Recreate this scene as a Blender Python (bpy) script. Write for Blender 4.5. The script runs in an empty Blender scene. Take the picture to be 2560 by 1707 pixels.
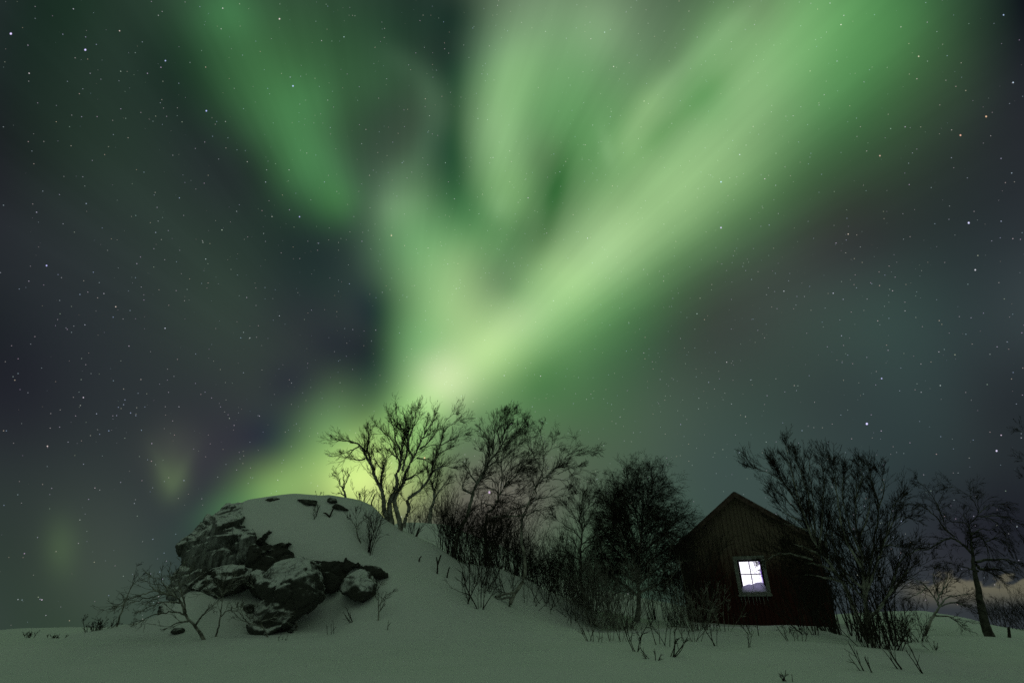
import bpy, bmesh, math, random
import numpy as np
from mathutils import Vector, noise, Matrix
from mathutils.geometry import convex_hull_2d

# ------------------------------------------------------------------ camera
F = 1340.0; CX = 1280.0; CY = 853.5; TH = math.radians(27.5); EYE = 1.5
scene = bpy.context.scene
C = scene.collection
cam_data = bpy.data.cameras.new('camera')
cam_data.sensor_width = 36.0
cam_data.lens = F / 2560 * 36
cam_data.clip_end = 5000
cam = bpy.data.objects.new('camera', cam_data)
cam.location = (0, 0, EYE)
cam.rotation_euler = (math.pi / 2 + TH, 0, 0)
C.objects.link(cam)
scene.camera = cam
scene.view_settings.view_transform = 'Standard'
scene.view_settings.look = 'None'
scene.view_settings.exposure = 0.0
scene.view_settings.gamma = 1.0
scene.cycles.use_denoising = False
scene.cycles.max_bounces = 6
scene.cycles.diffuse_bounces = 3
scene.cycles.adaptive_threshold = 0.012
scene.cycles.adaptive_min_samples = 24

# ------------------------------------------------------------------ night sky: a sum of soft glows, fixed to compass directions
AMB_UP, AMB_LOW = 0.094, 0.039
# single bright stars: x, y, size, colour
STARS = """25,78,3.2,1.4,1.2,2.0; 196,115,3.0,1.2,1.1,1.9; 642,44,2.4,1.1,.9,.9; 673,198,2.4,.7,.8,1.5; 474,255,2.4,.7,.8,1.5; 380,140,2.2,.7,.8,1.3
107,610,2.4,.8,.8,1.5; 1991,973,3.2,1.3,1.2,2.0; 2225,512,3.0,1.1,1.1,1.6; 2289,1035,2.8,1.2,1.1,1.5; 2110,130,2.2,.9,.8,.6; 2265,268,2.6,1.3,.8,.5
2206,311,2.6,1.3,.7,.5; 2021,358,2.2,1.0,.6,.5; 1656,418,2.2,.6,.8,1.3; 1656,523,2.4,.9,.7,1.3; 2025,869,2.2,.7,.7,1.2; 2240,620,2.4,1,1,1.1; 2327,190,2.2,.8,1,1.2
688,498,2.0,.6,.6,1.1; 899,541,2.0,1.0,.7,.5; 1124,1130,3.0,1.3,.9,1.5; 975,1051,2.4,1.6,.9,.5; 284,893,1.5,0.40,0.35,0.30; 287,918,1.5,0.35,0.40,0.55; 284,929,1.5,0.35,0.40,0.55
300,948,1.7,0.35,0.40,0.60; 312,954,1.5,0.35,0.40,0.55; 268,954,1.5,0.35,0.35,0.50; 314,936,1.4,0.35,0.35,0.30; 272,935,1.4,0.30,0.35,0.50; 250,989,1.7,0.30,0.40,0.60; 229,997,1.4,0.30,0.35,0.50; 2305,35,2.2,.6,.8,1.2"""
BASE=(0.0241,0.0263,0.0353)
SKY="""1480,300,620,520,-35,848,1464,563; 650,220,520,420,50,35,440,4; 1900,1000,700,420,0,187,464,373; 1350,1080,420,260,0,232,306,51; 150,1480,700,330,0,225,619,191
2000,450,420,420,-45,-253,-355,-252; 2340,60,240,200,0,20,130,-9; 978,911,57,59,-41,541,727,312; 1032,864,57,68,-41,884,856,596; 1108,802,94,75,-38,1203,1449,679
1202,728,94,81,-38,545,733,367; 1300,649,101,88,-40,1155,1609,737; 1400,566,101,94,-40,748,936,492; 1535,448,179,109,-42,1475,1821,958; 1690,275,184,130,-54,771,901,546
1820,60,209,155,-63,689,1353,527; 1368,685,148,120,-35,472,1434,408; 1522,575,148,140,-35,-168,51,-65; 1675,440,171,160,-47,-164,501,-131; 1825,280,171,180,-47,-93,163,-7
1990,75,240,190,-54,318,1030,205; 1580,184,58,40,-57,160,356,104; 1620,121,58,46,-57,84,416,74; 1670,45,84,55,-56,243,595,200; 1440,330,42,40,-60,358,505,204
1467,283,42,38,-60,387,510,199; 1495,240,39,40,-53,476,761,266; 1525,200,39,46,-53,282,518,186; 978,782,111,72,-72,629,1157,471; 992,662,83,85,-98,680,1269,479
960,560,87,75,-117,751,1735,651; 925,475,57,60,-106,581,996,453; 960,800,70,120,15,139,794,203; 1168,430,83,63,-109,517,940,272; 1150,315,101,66,-90,1251,1925,932
1168,180,113,80,-76,1091,1863,754; 1208,25,137,108,-75,646,809,580; 1380,55,141,130,-56,429,680,427; 1330,330,130,150,0,-329,-279,-224; 1500,120,120,200,30,-219,-352,-110
520,60,174,110,63,179,552,211; 615,240,143,95,61,177,689,192; 705,380,117,74,53,298,1166,334; 778,465,58,54,42,135,621,84; 700,120,170,190,50,-23,87,46
960,290,70,150,20,179,344,127; 880,190,110,60,20,67,202,67; 625,1118,113,65,-27,380,1055,165; 745,1072,88,78,-13,457,1084,257; 840,1075,67,85,21,1218,1577,417
752,972,62,68,18,223,627,259; 860,1130,130,70,0,1573,1686,489; 560,1170,110,40,-20,183,708,200; 930,980,70,80,0,586,1356,278; 395,1105,42,48,0,462,761,235
400,1040,75,70,0,218,251,135; 140,1255,40,60,0,295,542,166; 1130,1170,130,120,0,431,315,220; 2300,1180,300,220,0,-570,-915,-759; 130,-40,165,165,0,-121,-93,-153
970,-40,165,165,0,-213,-351,-172; 1390,-40,165,165,0,309,377,234; 1600,-40,165,165,0,-182,-154,-114; 1810,-40,165,165,0,162,535,141; 2020,-40,165,165,0,-32,555,70
2230,-40,165,165,0,-97,-168,-60; 2440,-40,165,165,0,-258,-416,-287; 25,150,165,165,0,-80,-61,-98; 445,150,165,165,0,-171,-349,-177; 655,150,165,165,0,45,122,-37
865,150,165,165,0,-127,-204,-116; 1075,150,165,165,0,-311,-428,-193; 1285,150,165,165,0,406,1307,361; 1705,150,165,165,0,595,1216,455; 1915,150,165,165,0,-122,279,3
2335,150,165,165,0,-83,-182,-55; -80,340,165,165,0,-73,-125,-105; 130,340,165,165,0,-64,-48,-94; 550,340,165,165,0,-105,-402,-83; 760,340,165,165,0,13,116,12
970,340,165,165,0,-268,-772,-181; 1180,340,165,165,0,158,637,193; 1390,340,165,165,0,247,924,193; 1600,340,165,165,0,554,1100,443; 655,530,165,165,0,-135,-238,-114
865,530,165,165,0,-213,-490,-144; 1075,530,165,165,0,316,1336,308; 1285,530,165,165,0,-109,-245,-117; 1495,530,165,165,0,398,923,280; 1705,530,165,165,0,-65,-380,-25
1915,530,165,165,0,-57,-281,-95; -80,720,165,165,0,-83,-84,-116; 550,720,165,165,0,61,128,52; 760,720,165,165,0,-162,-382,-88; 970,720,165,165,0,90,303,93
1180,720,165,165,0,995,2040,652; 1390,720,165,165,0,-399,-465,-332; 1600,720,165,165,0,-129,-509,-238; 2020,720,165,165,0,65,167,113; 2440,720,165,165,0,147,207,197
25,910,165,165,0,-54,-105,-77; 865,910,165,165,0,369,626,189; 1075,910,165,165,0,284,1103,189; 1285,910,165,165,0,-97,253,-77; 1705,910,165,165,0,-124,-168,-128
1915,910,165,165,0,-98,-235,-160; 2335,910,165,165,0,-68,-179,-157; 2545,910,165,165,0,-191,-126,-163; 550,1100,165,165,0,-4,-156,47; 760,1100,165,165,0,468,944,202
970,1100,165,165,0,114,-5,120; 1180,1100,165,165,0,301,-23,219; 1600,1100,165,165,0,-111,-166,-20; 2230,1100,165,165,0,211,314,239; 2440,1100,165,165,0,211,321,251
25,1290,165,165,0,-91,-169,-106; 235,1290,165,165,0,139,95,113; 445,1290,165,165,0,-105,-146,-46; 1285,1290,165,165,0,88,330,69; 1495,1290,165,165,0,47,255,48
2125,1290,165,165,0,152,162,154; 2335,1290,165,165,0,187,308,234; -80,1480,165,165,0,-9,-146,17; 130,1480,165,165,0,-141,-252,-163; 340,1480,165,165,0,-10,-90,-17
2230,1480,165,165,0,68,90,67; 1168,635,70,70,0,-421,-771,-255; 635,1027,70,70,0,-296,-372,-52; 651,1137,70,70,0,467,977,155; 1043,713,70,70,0,1010,929,491
870,808,70,70,0,-283,-529,-277; 886,713,70,70,0,-434,-693,-329; 964,416,70,70,0,251,533,214; 1231,855,70,70,0,-349,-472,-256; 1215,541,70,70,0,-446,-833,-323
1043,416,70,70,0,-363,-656,-296; 996,902,70,70,0,690,874,392; 1623,227,70,70,0,-602,-344,-378; 1544,321,70,70,0,-333,-325,-217; 1058,855,70,70,0,982,1190,570
1152,792,70,70,0,623,877,314; 1356,541,70,70,0,444,700,342; 525,24,70,70,0,130,636,175; 949,1074,70,70,0,617,1220,223; 1043,619,70,70,0,679,495,331
682,902,70,70,0,-193,-342,-78; 776,823,70,70,0,-218,-345,-127; 870,886,70,70,0,-252,-395,-119; 792,1137,70,70,0,713,819,226; 886,1137,70,70,0,816,755,363
839,933,70,70,0,-259,-339,-124; 1137,666,70,70,0,-58,-562,-55; 964,933,70,70,0,509,991,237; 1027,337,70,70,0,-235,-269,-163; 1309,635,70,70,0,909,1178,561
855,1074,70,70,0,1113,1456,383; 1121,118,70,70,0,159,228,209; 619,368,70,70,0,-76,-216,-92; 1043,149,70,70,0,-12,-330,-119; 1074,55,70,70,0,-246,-362,-210
651,1121,70,70,0,542,491,215; 1435,525,70,70,0,582,784,386; 1105,792,70,70,0,896,1088,503; 1027,870,70,70,0,983,1016,634; 964,917,70,70,0,516,820,309
902,996,70,70,0,604,1165,264; 1231,713,70,70,0,472,679,337; 808,1121,70,70,0,905,1203,308; 792,1011,70,70,0,564,1035,218; 1748,8,70,70,0,-34,-439,-65
1152,447,70,70,0,219,250,167; 1184,745,70,70,0,430,548,282; 698,227,70,70,0,85,398,116; 886,839,70,70,0,-218,-377,-98; 1388,588,70,70,0,580,736,432
1388,71,70,70,0,325,462,246; 1074,478,70,70,0,-324,-446,-226; 1262,431,70,70,0,-348,-570,-258; 619,1058,70,70,0,-90,-214,-64; 1262,353,70,70,0,-65,-498,-122
1058,165,70,70,0,-239,-79,-75"""
SKY += """
1048,290,105,26,90,-220,-300,-200; 1146,470,26,34,0,350,500,300; 1464,282,86,24,-56,300,400,250; 1554,173,89,24,-45,300,400,250; 1660,63,99,24,-46,300,400,250; 1525,304,80,22,-45,-300,-300,-250; 1630,199,103,22,-44,-300,-300,-250; 1394,335,48,18,75,350,450,300; 1279,452,119,24,105,-450,-550,-350; 1178,664,42,34,0,-300,-300,-200; 927,155,73,34,36,130,260,140; 991,240,65,34,71,130,260,140; 981,332,62,34,121,130,260,140; 917,400,55,34,146,130,260,140; 900,470,50,50,0,200,350,220; 140,1262,45,60,0,-100,-180,-70; 395,1100,60,50,0,-80,-140,-50; 373,1086,62,16,-115,100,160,60; 417,1091,57,16,-61,100,160,60; 848,720,60,95,0,70,60,100; 850,430,75,95,0,120,220,140; 870,570,60,70,0,60,120,90; 60,850,280,220,0,-20,10,-10; 1560,740,170,120,-30,-60,30,10; 745,655,100,80,20,0,100,0; 780,400,110,50,50,40,120,50; 770,215,120,150,35,60,160,80; 800,1085,95,62,-10,850,1000,300; 1000,860,62,48,-40,900,300,600; 1180,740,90,40,-33,300,0,200"""

def lnk(nt, a, b): nt.links.new(a, b)
def setin(nt, node, i, v):
    if hasattr(v, 'is_linked') or isinstance(v, bpy.types.NodeSocket): nt.links.new(v, node.inputs[i])
    else: node.inputs[i].default_value = v
def vm(nt, op, *ins):
    n = nt.nodes.new('ShaderNodeVectorMath'); n.operation = op
    for i, v in enumerate(ins): setin(nt, n, i, v)
    return n.outputs['Value'] if op in ('DOT_PRODUCT', 'LENGTH', 'DISTANCE') else n.outputs['Vector']
def ma(nt, op, *ins, clamp=False):
    n = nt.nodes.new('ShaderNodeMath'); n.operation = op; n.use_clamp = clamp
    for i, v in enumerate(ins): setin(nt, n, i, v)
    return n.outputs[0]
def smooth(nt, x, lo, hi, a=0.0, b=1.0):
    n = nt.nodes.new('ShaderNodeMapRange'); n.interpolation_type = 'SMOOTHSTEP'
    for nm, v in (('Value', x), ('From Min', lo), ('From Max', hi), ('To Min', a), ('To Max', b)):
        if isinstance(v, bpy.types.NodeSocket): nt.links.new(v, n.inputs[nm])
        else: n.inputs[nm].default_value = v
    return n.outputs['Result']
def nz(nt, vec, scale, detail=2.0, rough=0.5, dist=0.0, out='Fac', dim='3D'):
    n = nt.nodes.new('ShaderNodeTexNoise'); n.noise_dimensions = dim
    if vec is not None: nt.links.new(vec, n.inputs['Vector'])
    n.inputs['Scale'].default_value = scale; n.inputs['Detail'].default_value = detail
    n.inputs['Roughness'].default_value = rough; n.inputs['Distortion'].default_value = dist
    return n.outputs[out]
def sock(nt, *xyz):
    n = nt.nodes.new('ShaderNodeCombineXYZ')
    for i, v in enumerate(xyz): setin(nt, n, i, v)
    return n.outputs[0]

def build_world():
    w = bpy.data.worlds.new('World'); scene.world = w; w.use_nodes = True
    nt = w.node_tree
    for n in list(nt.nodes): nt.nodes.remove(n)
    out = nt.nodes.new('ShaderNodeOutputWorld'); bg = nt.nodes.new('ShaderNodeBackground')
    lnk(nt, bg.outputs[0], out.inputs[0])
    d = nt.nodes.new('ShaderNodeTexCoord').outputs['Generated']
    c, s = math.cos(TH), math.sin(TH)
    fw = vm(nt, 'DOT_PRODUCT', d, (0, c, s))
    fc = ma(nt, 'MAXIMUM', fw, 0.1)
    K = F / 1.0885 / 1000
    X = ma(nt, 'MULTIPLY_ADD', ma(nt, 'DIVIDE', vm(nt, 'DOT_PRODUCT', d, (1, 0, 0)), fc), K, 1.176)
    Y = ma(nt, 'MULTIPLY_ADD', ma(nt, 'DIVIDE', vm(nt, 'DOT_PRODUCT', d, (0, -s, c)), fc), -K, 0.7841)
    q0 = sock(nt, X, Y, 0.0)
    # soft wandering of the curtains
    nv = nz(nt, q0, 2.6, 2.0, 0.55, out='Color')
    q = vm(nt, 'MULTIPLY_ADD', vm(nt, 'SUBTRACT', nv, (0.5, 0.5, 0.5)), (0.055, 0.055, 0.0), q0)
    acc = None; cnt = 0; qb = None
    for row in SKY.replace('\n', ';').split(';'):
        if not row.strip(): continue
        x, y, rx, ry, r, cr, cg, cb = [float(t) for t in row.split(',')]
        m = nt.nodes.new('ShaderNodeMapping'); m.vector_type = 'TEXTURE'
        if cnt % 8 == 0: qb = q if acc is None else vm(nt, 'MULTIPLY_ADD', acc, (1e-9, 1e-9, 0.0), q)   # a few at a time
        cnt += 1
        lnk(nt, qb, m.inputs[0])
        m.inputs[1].default_value = (x / 1000, y / 1000, 0); m.inputs[2].default_value = (0, 0, math.radians(r))
        m.inputs[3].default_value = (rx / 1000, ry / 1000, 1)
        g = ma(nt, 'POWER', 0.367879, vm(nt, 'DOT_PRODUCT', m.outputs[0], m.outputs[0]))
        acc = vm(nt, 'MULTIPLY_ADD', g, (cr / 1e4, cg / 1e4, cb / 1e4), acc if acc is not None else BASE)
    acc = vm(nt, 'MAXIMUM', acc, (0.006, 0.008, 0.009))
    # rays fanning out of the root of the aurora
    dx = ma(nt, 'SUBTRACT', X, 0.93); dy = ma(nt, 'SUBTRACT', 1.02, Y)
    ang = ma(nt, 'ARCTAN2', dx, dy)
    rad = vm(nt, 'LENGTH', sock(nt, dx, dy, 0.0))
    ray = nz(nt, sock(nt, ma(nt, 'MULTIPLY', ang, 15.0), ma(nt, 'MULTIPLY', rad, 0.8), 3.0), 1.0, 3.0, 0.55)
    acc = vm(nt, 'MULTIPLY', acc, sock(nt, *[ma(nt, 'ADD', 1.0, ma(nt, 'MULTIPLY', ma(nt, 'SUBTRACT', ray, 0.5), ma(nt, 'MULTIPLY', smooth(nt, rad, 0.2, 0.8, 0.0, 0.32), smooth(nt, ma(nt, 'DIVIDE', dy, rad), 0.2, 0.6))))] * 3))
    # a low bank of cloud lit by a far town
    cn = nz(nt, sock(nt, X, ma(nt, 'MULTIPLY', Y, 1.6), 1.0), 10.0, 4, 0.55)
    top = ma(nt, 'MULTIPLY_ADD', cn, -0.13, 1.383)
    cl = ma(nt, 'MULTIPLY', smooth(nt, Y, top, ma(nt, 'ADD', top, 0.016)), smooth(nt, Y, 1.345, 1.405, 1.0, 0.0))
    cl = ma(nt, 'MULTIPLY', cl, smooth(nt, X, 2.03, 2.16))
    cl = ma(nt, 'MULTIPLY', cl, ma(nt, 'GREATER_THAN', fw, 0.2))
    acc = vm(nt, 'MULTIPLY_ADD', cl, (0.100, 0.088, 0.046), acc)
    # unseen ambient glow added overhead and behind, tuned to brighten the snow
    back = smooth(nt, fw, 0.62, 0.25)
    up = smooth(nt, vm(nt, 'DOT_PRODUCT', d, (0, 0, 1)), 0.0, 0.9)
    amb = ma(nt, 'MULTIPLY', back, ma(nt, 'MULTIPLY_ADD', up, AMB_UP, AMB_LOW))
    acc = vm(nt, 'MULTIPLY_ADD', amb, (0.72, 1.12, 0.60), acc)
    # stars
    for S, R, amp in ((34.0, 0.00095, 0.75), (62.0, 0.00085, 0.42), (110.0, 0.00075, 0.30)):
        de = vm(nt, 'MULTIPLY_ADD', acc, (1e-9, 1e-9, 0.0), d)
        v = nt.nodes.new('ShaderNodeTexVoronoi'); v.inputs['Scale'].default_value = S
        lnk(nt, de, v.inputs['Vector'])
        k = ma(nt, 'SUBTRACT', 1.0, ma(nt, 'DIVIDE', v.outputs['Distance'], R * S), clamp=True)
        k = ma(nt, 'MULTIPLY', k, amp * 1.6)
        tint = vm(nt, 'MULTIPLY_ADD', v.outputs['Color'], (0.5, 0.15, 0.6), (0.6, 0.75, 0.6))
        acc = vm(nt, 'ADD', acc, vm(nt, 'MULTIPLY', tint, sock(nt, k, k, k)))
    for row in STARS.replace('\n', ';').split(';'):
        if not row.strip(): continue
        x, y, r, cr, cg, cb = [float(t) for t in row.split(',')]
        k = ma(nt, 'MULTIPLY_ADD', vm(nt, 'DISTANCE', vm(nt, 'MULTIPLY_ADD', acc, (1e-9, 1e-9, 0.0), q0), (x / 1000, y / 1000, 0)), -1000.0 / r, 1.0, clamp=True)
        acc = vm(nt, 'MULTIPLY_ADD', k, (cr, cg, cb), acc)
    # below the horizon: faint snow glow only
    lnk(nt, acc, bg.inputs['Color'])
    bg.inputs['Strength'].default_value = 1.0
    w.cycles.sampling_method = 'MANUAL'; w.cycles.sample_map_resolution = 512
build_world()

# ------------------------------------------------------------------ placing: a direction seen from the tripod, taken to a distance
def P(px, py, Y):
    cx = (px - CX) / F; cy = (CY - py) / F
    k = Y / (math.cos(TH) - cy * math.sin(TH))
    return Vector((cx * k, Y, EYE + (math.sin(TH) + cy * math.cos(TH)) * k))
def scale_at(px, py, Y):   # metres per photo pixel
    cy = (CY - py) / F
    return Y / (math.cos(TH) - cy * math.sin(TH)) / F

# ------------------------------------------------------------------ terrain
def curve(txt):
    o = []
    for t in txt.split(';'):
        px, py, Y = [float(v) for v in t.split(',')]
        p = P(px, py, Y); o.append((p.x / p.y, p.y, p.z))
    o = np.array(sorted(o)); A = np.linspace(-1.7, 1.7, 3401)
    Yc = np.interp(A, o[:, 0], o[:, 1]); Zc = np.interp(A, o[:, 0], o[:, 2])
    return [Yc, Zc]
def sm(v, s):
    k = np.exp(-0.5 * (np.arange(-3 * s, 3 * s + 1) / s) ** 2); k /= k.sum()
    return np.convolve(np.pad(v, 3 * s, mode='edge'), k, 'valid')
AX = np.linspace(-1.7, 1.7, 3401)
c1 = curve('-400,1614,10; 300,1608,10; 900,1604,10; 1300,1604,10; 1700,1608,10; 2100,1618,10; 2560,1640,10; 3000,1660,10')
c2 = curve('-400,1606,13; 0,1591,13; 162,1591,13; 210,1577,13; 285,1566,13; 340,1557,13; 400,1540,12.6; 420,1530,12.3; 456,1492,12.2; 500,1478,12.2; 540,1492,12; 600,1486,12.3; 640,1490,12.42; 780,1482,12.4; 810,1480,12.4; 843,1470,12.42; 880,1436,12.45; 905,1432,12.5; 950,1440,12.55; 985,1432,12.7; 1020,1440,12.8; 1100,1468,13; 1200,1504,13.5; 1300,1538,14; 1400,1562,14.5; 1500,1577,15; 1700,1572,15.5; 1760,1565,15.5; 2063,1569,15.5; 2100,1580,15.5; 2300,1592,15.5; 2475,1598,15.5; 2560,1602,15.5; 3000,1610,15.5')
c3 = curve('-400,1604,14; 0,1595,14; 340,1562,14; 420,1545,13.8; 470,1480,13.2; 540,1400,13.1; 580,1330,13; 603,1298,12.9; 637,1318,12.7; 680,1340,12.6; 700,1352,12.6; 760,1378,12.5; 812,1388,12.5; 860,1393,12.5; 905,1406,12.6; 930,1412,12.7; 965,1418,12.9; 1000,1415,13.2; 1100,1440,13.7; 1200,1472,14.2; 1300,1508,14.8; 1400,1542,15.4; 1500,1562,16.2; 1700,1564,16.4; 2063,1569,16.6; 2300,1586,16.6; 2560,1598,16.6; 3000,1604,16.6')
c4 = curve('-400,1604,16; 340,1566,16; 420,1545,15.5; 500,1400,14.6; 560,1290,14.5; 579,1262,14.5; 603,1255,14.5; 619,1247,14.5; 650,1243,14.5; 697,1237,14.5; 734,1233,14.5; 760,1234,14.5; 804,1240,14.5; 823,1234,14.5; 845,1238,14.5; 891,1245,14.5; 917,1253,14.5; 938,1266,14.5; 964,1297,14.5; 1000,1321,14.6; 1055,1346,14.8; 1086,1362,15; 1117,1385,15.2; 1151,1406,15.5; 1190,1411,15.6; 1231,1411,15.8; 1264,1423,16; 1294,1439,16.2; 1325,1450,16.4; 1355,1470,16.8; 1437,1502,17.4; 1500,1530,17.8; 1600,1548,18.2; 1700,1556,18.5; 2063,1565,18.5; 2300,1566,18.5; 2431,1578,18.5; 2560,1590,18.5; 3000,1600,18.5')
c6 = curve('-400,1605,26; 400,1600,26; 700,1560,25; 900,1335,24; 1000,1309,24; 1112,1306,24; 1180,1330,24; 1250,1360,24; 1317,1391,24; 1400,1450,24; 1500,1478,24; 1590,1490,24; 1690,1512,24; 1760,1528,24; 2000,1542,24; 2150,1537,24; 2207,1535,24; 2309,1529,24; 2370,1535,24; 2431,1546,24; 2493,1566,24; 2560,1577,24; 3000,1590,24')
for c in (c1, c2, c3, c4, c6):
    c[0] = sm(c[0], 20); c[1] = sm(c[1], 5)
one = np.ones_like(AX)
c0 = [3 * one, 0.40 * one]; c0b = [7 * one, 0.83 * one + 0 * AX]
mid = 0.5 * (c4[1] + c6[1]); aL = 0.25
drop = np.where(AX < aL, 0.75, np.clip(0.75 - (AX - aL) * 6, 0.06, 1))
c5 = [0.5 * (c4[0] + c6[0]), np.minimum(mid - drop, mid)]
c5[1] = sm(c5[1], 20)
c7 = [36 * one, c6[1] * 0.5 + 0.2]; c8 = [90 * one, -6 * one]; c9 = [420 * one, -18 * one]; c10 = [1600 * one, -62 * one]
CUR = [c0, c0b, c1, c2, c3, c4, c5, c6, c7, c8, c9, c10]
CY_ = np.array([c[0] for c in CUR]); CZ_ = np.array([c[1] for c in CUR])
DY = np.diff(CY_, axis=0); DL = np.diff(CZ_, axis=0) / DY
M = np.zeros_like(CZ_); M[0] = 0.115; M[-1] = DL[-1]
for i in range(1, len(CUR) - 1):
    a, b = DL[i - 1], DL[i]; w1 = 2 * DY[i] + DY[i - 1]; w2 = DY[i] + 2 * DY[i - 1]
    with np.errstate(divide='ignore', invalid='ignore'):
        m = (w1 + w2) / (w1 / a + w2 / b)
    M[i] = np.where(a * b > 0, m, 0.0)
def terr(x, y):
    x = np.asarray(x, float); y = np.asarray(y, float); sh = x.shape; x = x.ravel(); y = y.ravel()
    yy = np.maximum(y, 3.0); a = np.clip(x / yy, -1.69, 1.69)
    fi = (a + 1.7) / 0.001; i0 = np.clip(fi.astype(int), 0, 3399); t = fi - i0
    L = lambda arr: arr[:, i0] * (1 - t) + arr[:, i0 + 1] * t
    Yk, Zk, Mk = L(CY_), L(CZ_), L(M)
    k = np.clip((yy[None] >= Yk).sum(0) - 1, 0, len(CUR) - 2); idx = np.arange(len(x))
    y0, y1 = Yk[k, idx], Yk[k + 1, idx]; z0, z1 = Zk[k, idx], Zk[k + 1, idx]; m0, m1 = Mk[k, idx], Mk[k + 1, idx]
    h = y1 - y0; u = np.clip((yy - y0) / h, 0, 1)
    z = (2 * u**3 - 3 * u**2 + 1) * z0 + (u**3 - 2 * u**2 + u) * h * m0 + (-2 * u**3 + 3 * u**2) * z1 + (u**3 - u**2) * h * m1
    z = np.where(y < 3.0, 0.40 + (y - 3.0) * 0.115, z)
    z = np.where(y < -6, 0.40 - 9 * 0.115 + (y + 6) * 0.02, z)
    return z.reshape(sh)
def tz(x, y): return float(terr(np.array([x]), np.array([y]))[0])
def hit(px, py, lo=5.0, hi=30.0):   # where the line of sight meets the snow
    Ys = np.arange(lo, hi, 0.04); p = P(px, py, 1.0)
    xs = p.x * Ys; zs = EYE + (p.z - EYE) * Ys
    below = zs <= terr(xs, Ys)
    k = np.argmax(below)
    return float(Ys[k]) if below.any() else None

# ------------------------------------------------------------------ materials
def mat(name):
    m = bpy.data.materials.new(name); m.use_nodes = True
    nt = m.node_tree; b = nt.nodes['Principled BSDF']
    return m, nt, b
def pos(nt): return nt.nodes.new('ShaderNodeNewGeometry').outputs['Position']
def objpos(nt): return nt.nodes.new('ShaderNodeTexCoord').outputs['Object']
def mixc(nt, f, a, b):
    n = nt.nodes.new('ShaderNodeMix'); n.data_type = 'RGBA'
    setin(nt, n, 0, f); setin(nt, n, 6, a); setin(nt, n, 7, b)
    return n.outputs[2]
def bump(nt, h, b, strength=0.4, dist=0.05):
    n = nt.nodes.new('ShaderNodeBump'); n.inputs['Strength'].default_value = strength; n.inputs['Distance'].default_value = dist
    lnk(nt, h, n.inputs['Height']); lnk(nt, n.outputs[0], b.inputs['Normal'])
SNOW = (0.80, 0.82, 0.84, 1)
def m_snow():
    m, nt, b = mat('snow')
    p = pos(nt)
    n1 = nz(nt, p, 1.3, 4, 0.55); n2 = nz(nt, p, 14, 4, 0.6)
    lnk(nt, mixc(nt, n1, (0.74, 0.77, 0.78, 1), (0.84, 0.85, 0.86, 1)), b.inputs['Base Color'])
    b.inputs['Roughness'].default_value = 0.75
    b.inputs['Specular IOR Level'].default_value = 0.25
    h = ma(nt, 'MULTIPLY_ADD', n2, 0.12, n1)
    bump(nt, h, b, 0.5, 0.10)
    return m
def m_rock(name, snow_lo, snow_hi, streak=False):
    m, nt, b = mat(name)
    p = pos(nt); g = nt.nodes.new('ShaderNodeNewGeometry').outputs['Normal']
    z = vm(nt, 'DOT_PRODUCT', g, (0, -0.15, 1))
    n = nz(nt, p, 2.2, 6, 0.62); nf = nz(nt, p, 9, 5, 0.7)
    zz = ma(nt, 'ADD', z, ma(nt, 'MULTIPLY_ADD', n, 0.9, -0.45))
    zz = ma(nt, 'ADD', zz, ma(nt, 'MULTIPLY_ADD', nf, 0.7, -0.35))
    f = smooth(nt, zz, snow_lo, snow_hi)
    if streak:
        sp = nt.nodes.new('ShaderNodeMapping'); lnk(nt, p, sp.inputs[0]); sp.inputs[3].default_value = (9, 9, 0.9)
        st = nz(nt, sp.outputs[0], 1.0, 3, 0.6)
        reg = nz(nt, p, 0.8, 2, 0.5)
        f = ma(nt, 'MAXIMUM', f, ma(nt, 'MULTIPLY', smooth(nt, st, 0.25, 0.8), smooth(nt, reg, 0.44, 0.60, 0.05, 0.55)))
    vo = nt.nodes.new('ShaderNodeTexVoronoi'); vo.feature = 'DISTANCE_TO_EDGE'; vo.inputs['Scale'].default_value = 2.6
    wv = vm(nt, 'MULTIPLY_ADD', nz(nt, p, 3.0, 3, 0.6, out='Color'), (0.5, 0.5, 0.5), p)
    lnk(nt, wv, vo.inputs['Vector'])
    crack = smooth(nt, vo.outputs['Distance'], 0.0, 0.05)
    f = ma(nt, 'MULTIPLY', f, ma(nt, 'MULTIPLY_ADD', crack, 0.75, 0.25))
    rc = mixc(nt, nf, (0.014, 0.014, 0.012, 1), (0.075, 0.073, 0.064, 1))
    lnk(nt, mixc(nt, f, rc, SNOW), b.inputs['Base Color'])
    b.inputs['Roughness'].default_value = 0.85
    bump(nt, nz(nt, p, 6, 8, 0.68), b, 0.8, 0.12)
    return m
def m_bark(name, lo, hi, sc=9.0, snow=0.0):
    m, nt, b = mat(name)
    p = pos(nt)
    n = nz(nt, p, sc, 4, 0.65)
    c = mixc(nt, smooth(nt, n, 0.35, 0.68), lo + (1,), hi + (1,))
    if snow:
        g = nt.nodes.new('ShaderNodeNewGeometry').outputs['Normal']
        z = vm(nt, 'DOT_PRODUCT', g, (0, 0, 1))
        f = ma(nt, 'MULTIPLY', smooth(nt, ma(nt, 'MULTIPLY_ADD', n, 0.6, z), 0.75, 1.1), snow)
        c = mixc(nt, f, c, SNOW)
    lnk(nt, c, b.inputs['Base Color']); b.inputs['Roughness'].default_value = 0.9
    b.inputs['Specular IOR Level'].default_value = 0.2
    return m
MS = m_snow()
MROCK = m_rock('rock', 0.42, 0.72)
MROCKB = m_rock('dusted_rock', 0.32, 0.85)
MROCKD = m_rock('dark_rock', 0.85, 1.25)
MROCKF = m_rock('frosted_rock', 0.50, 0.80, True)
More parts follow.
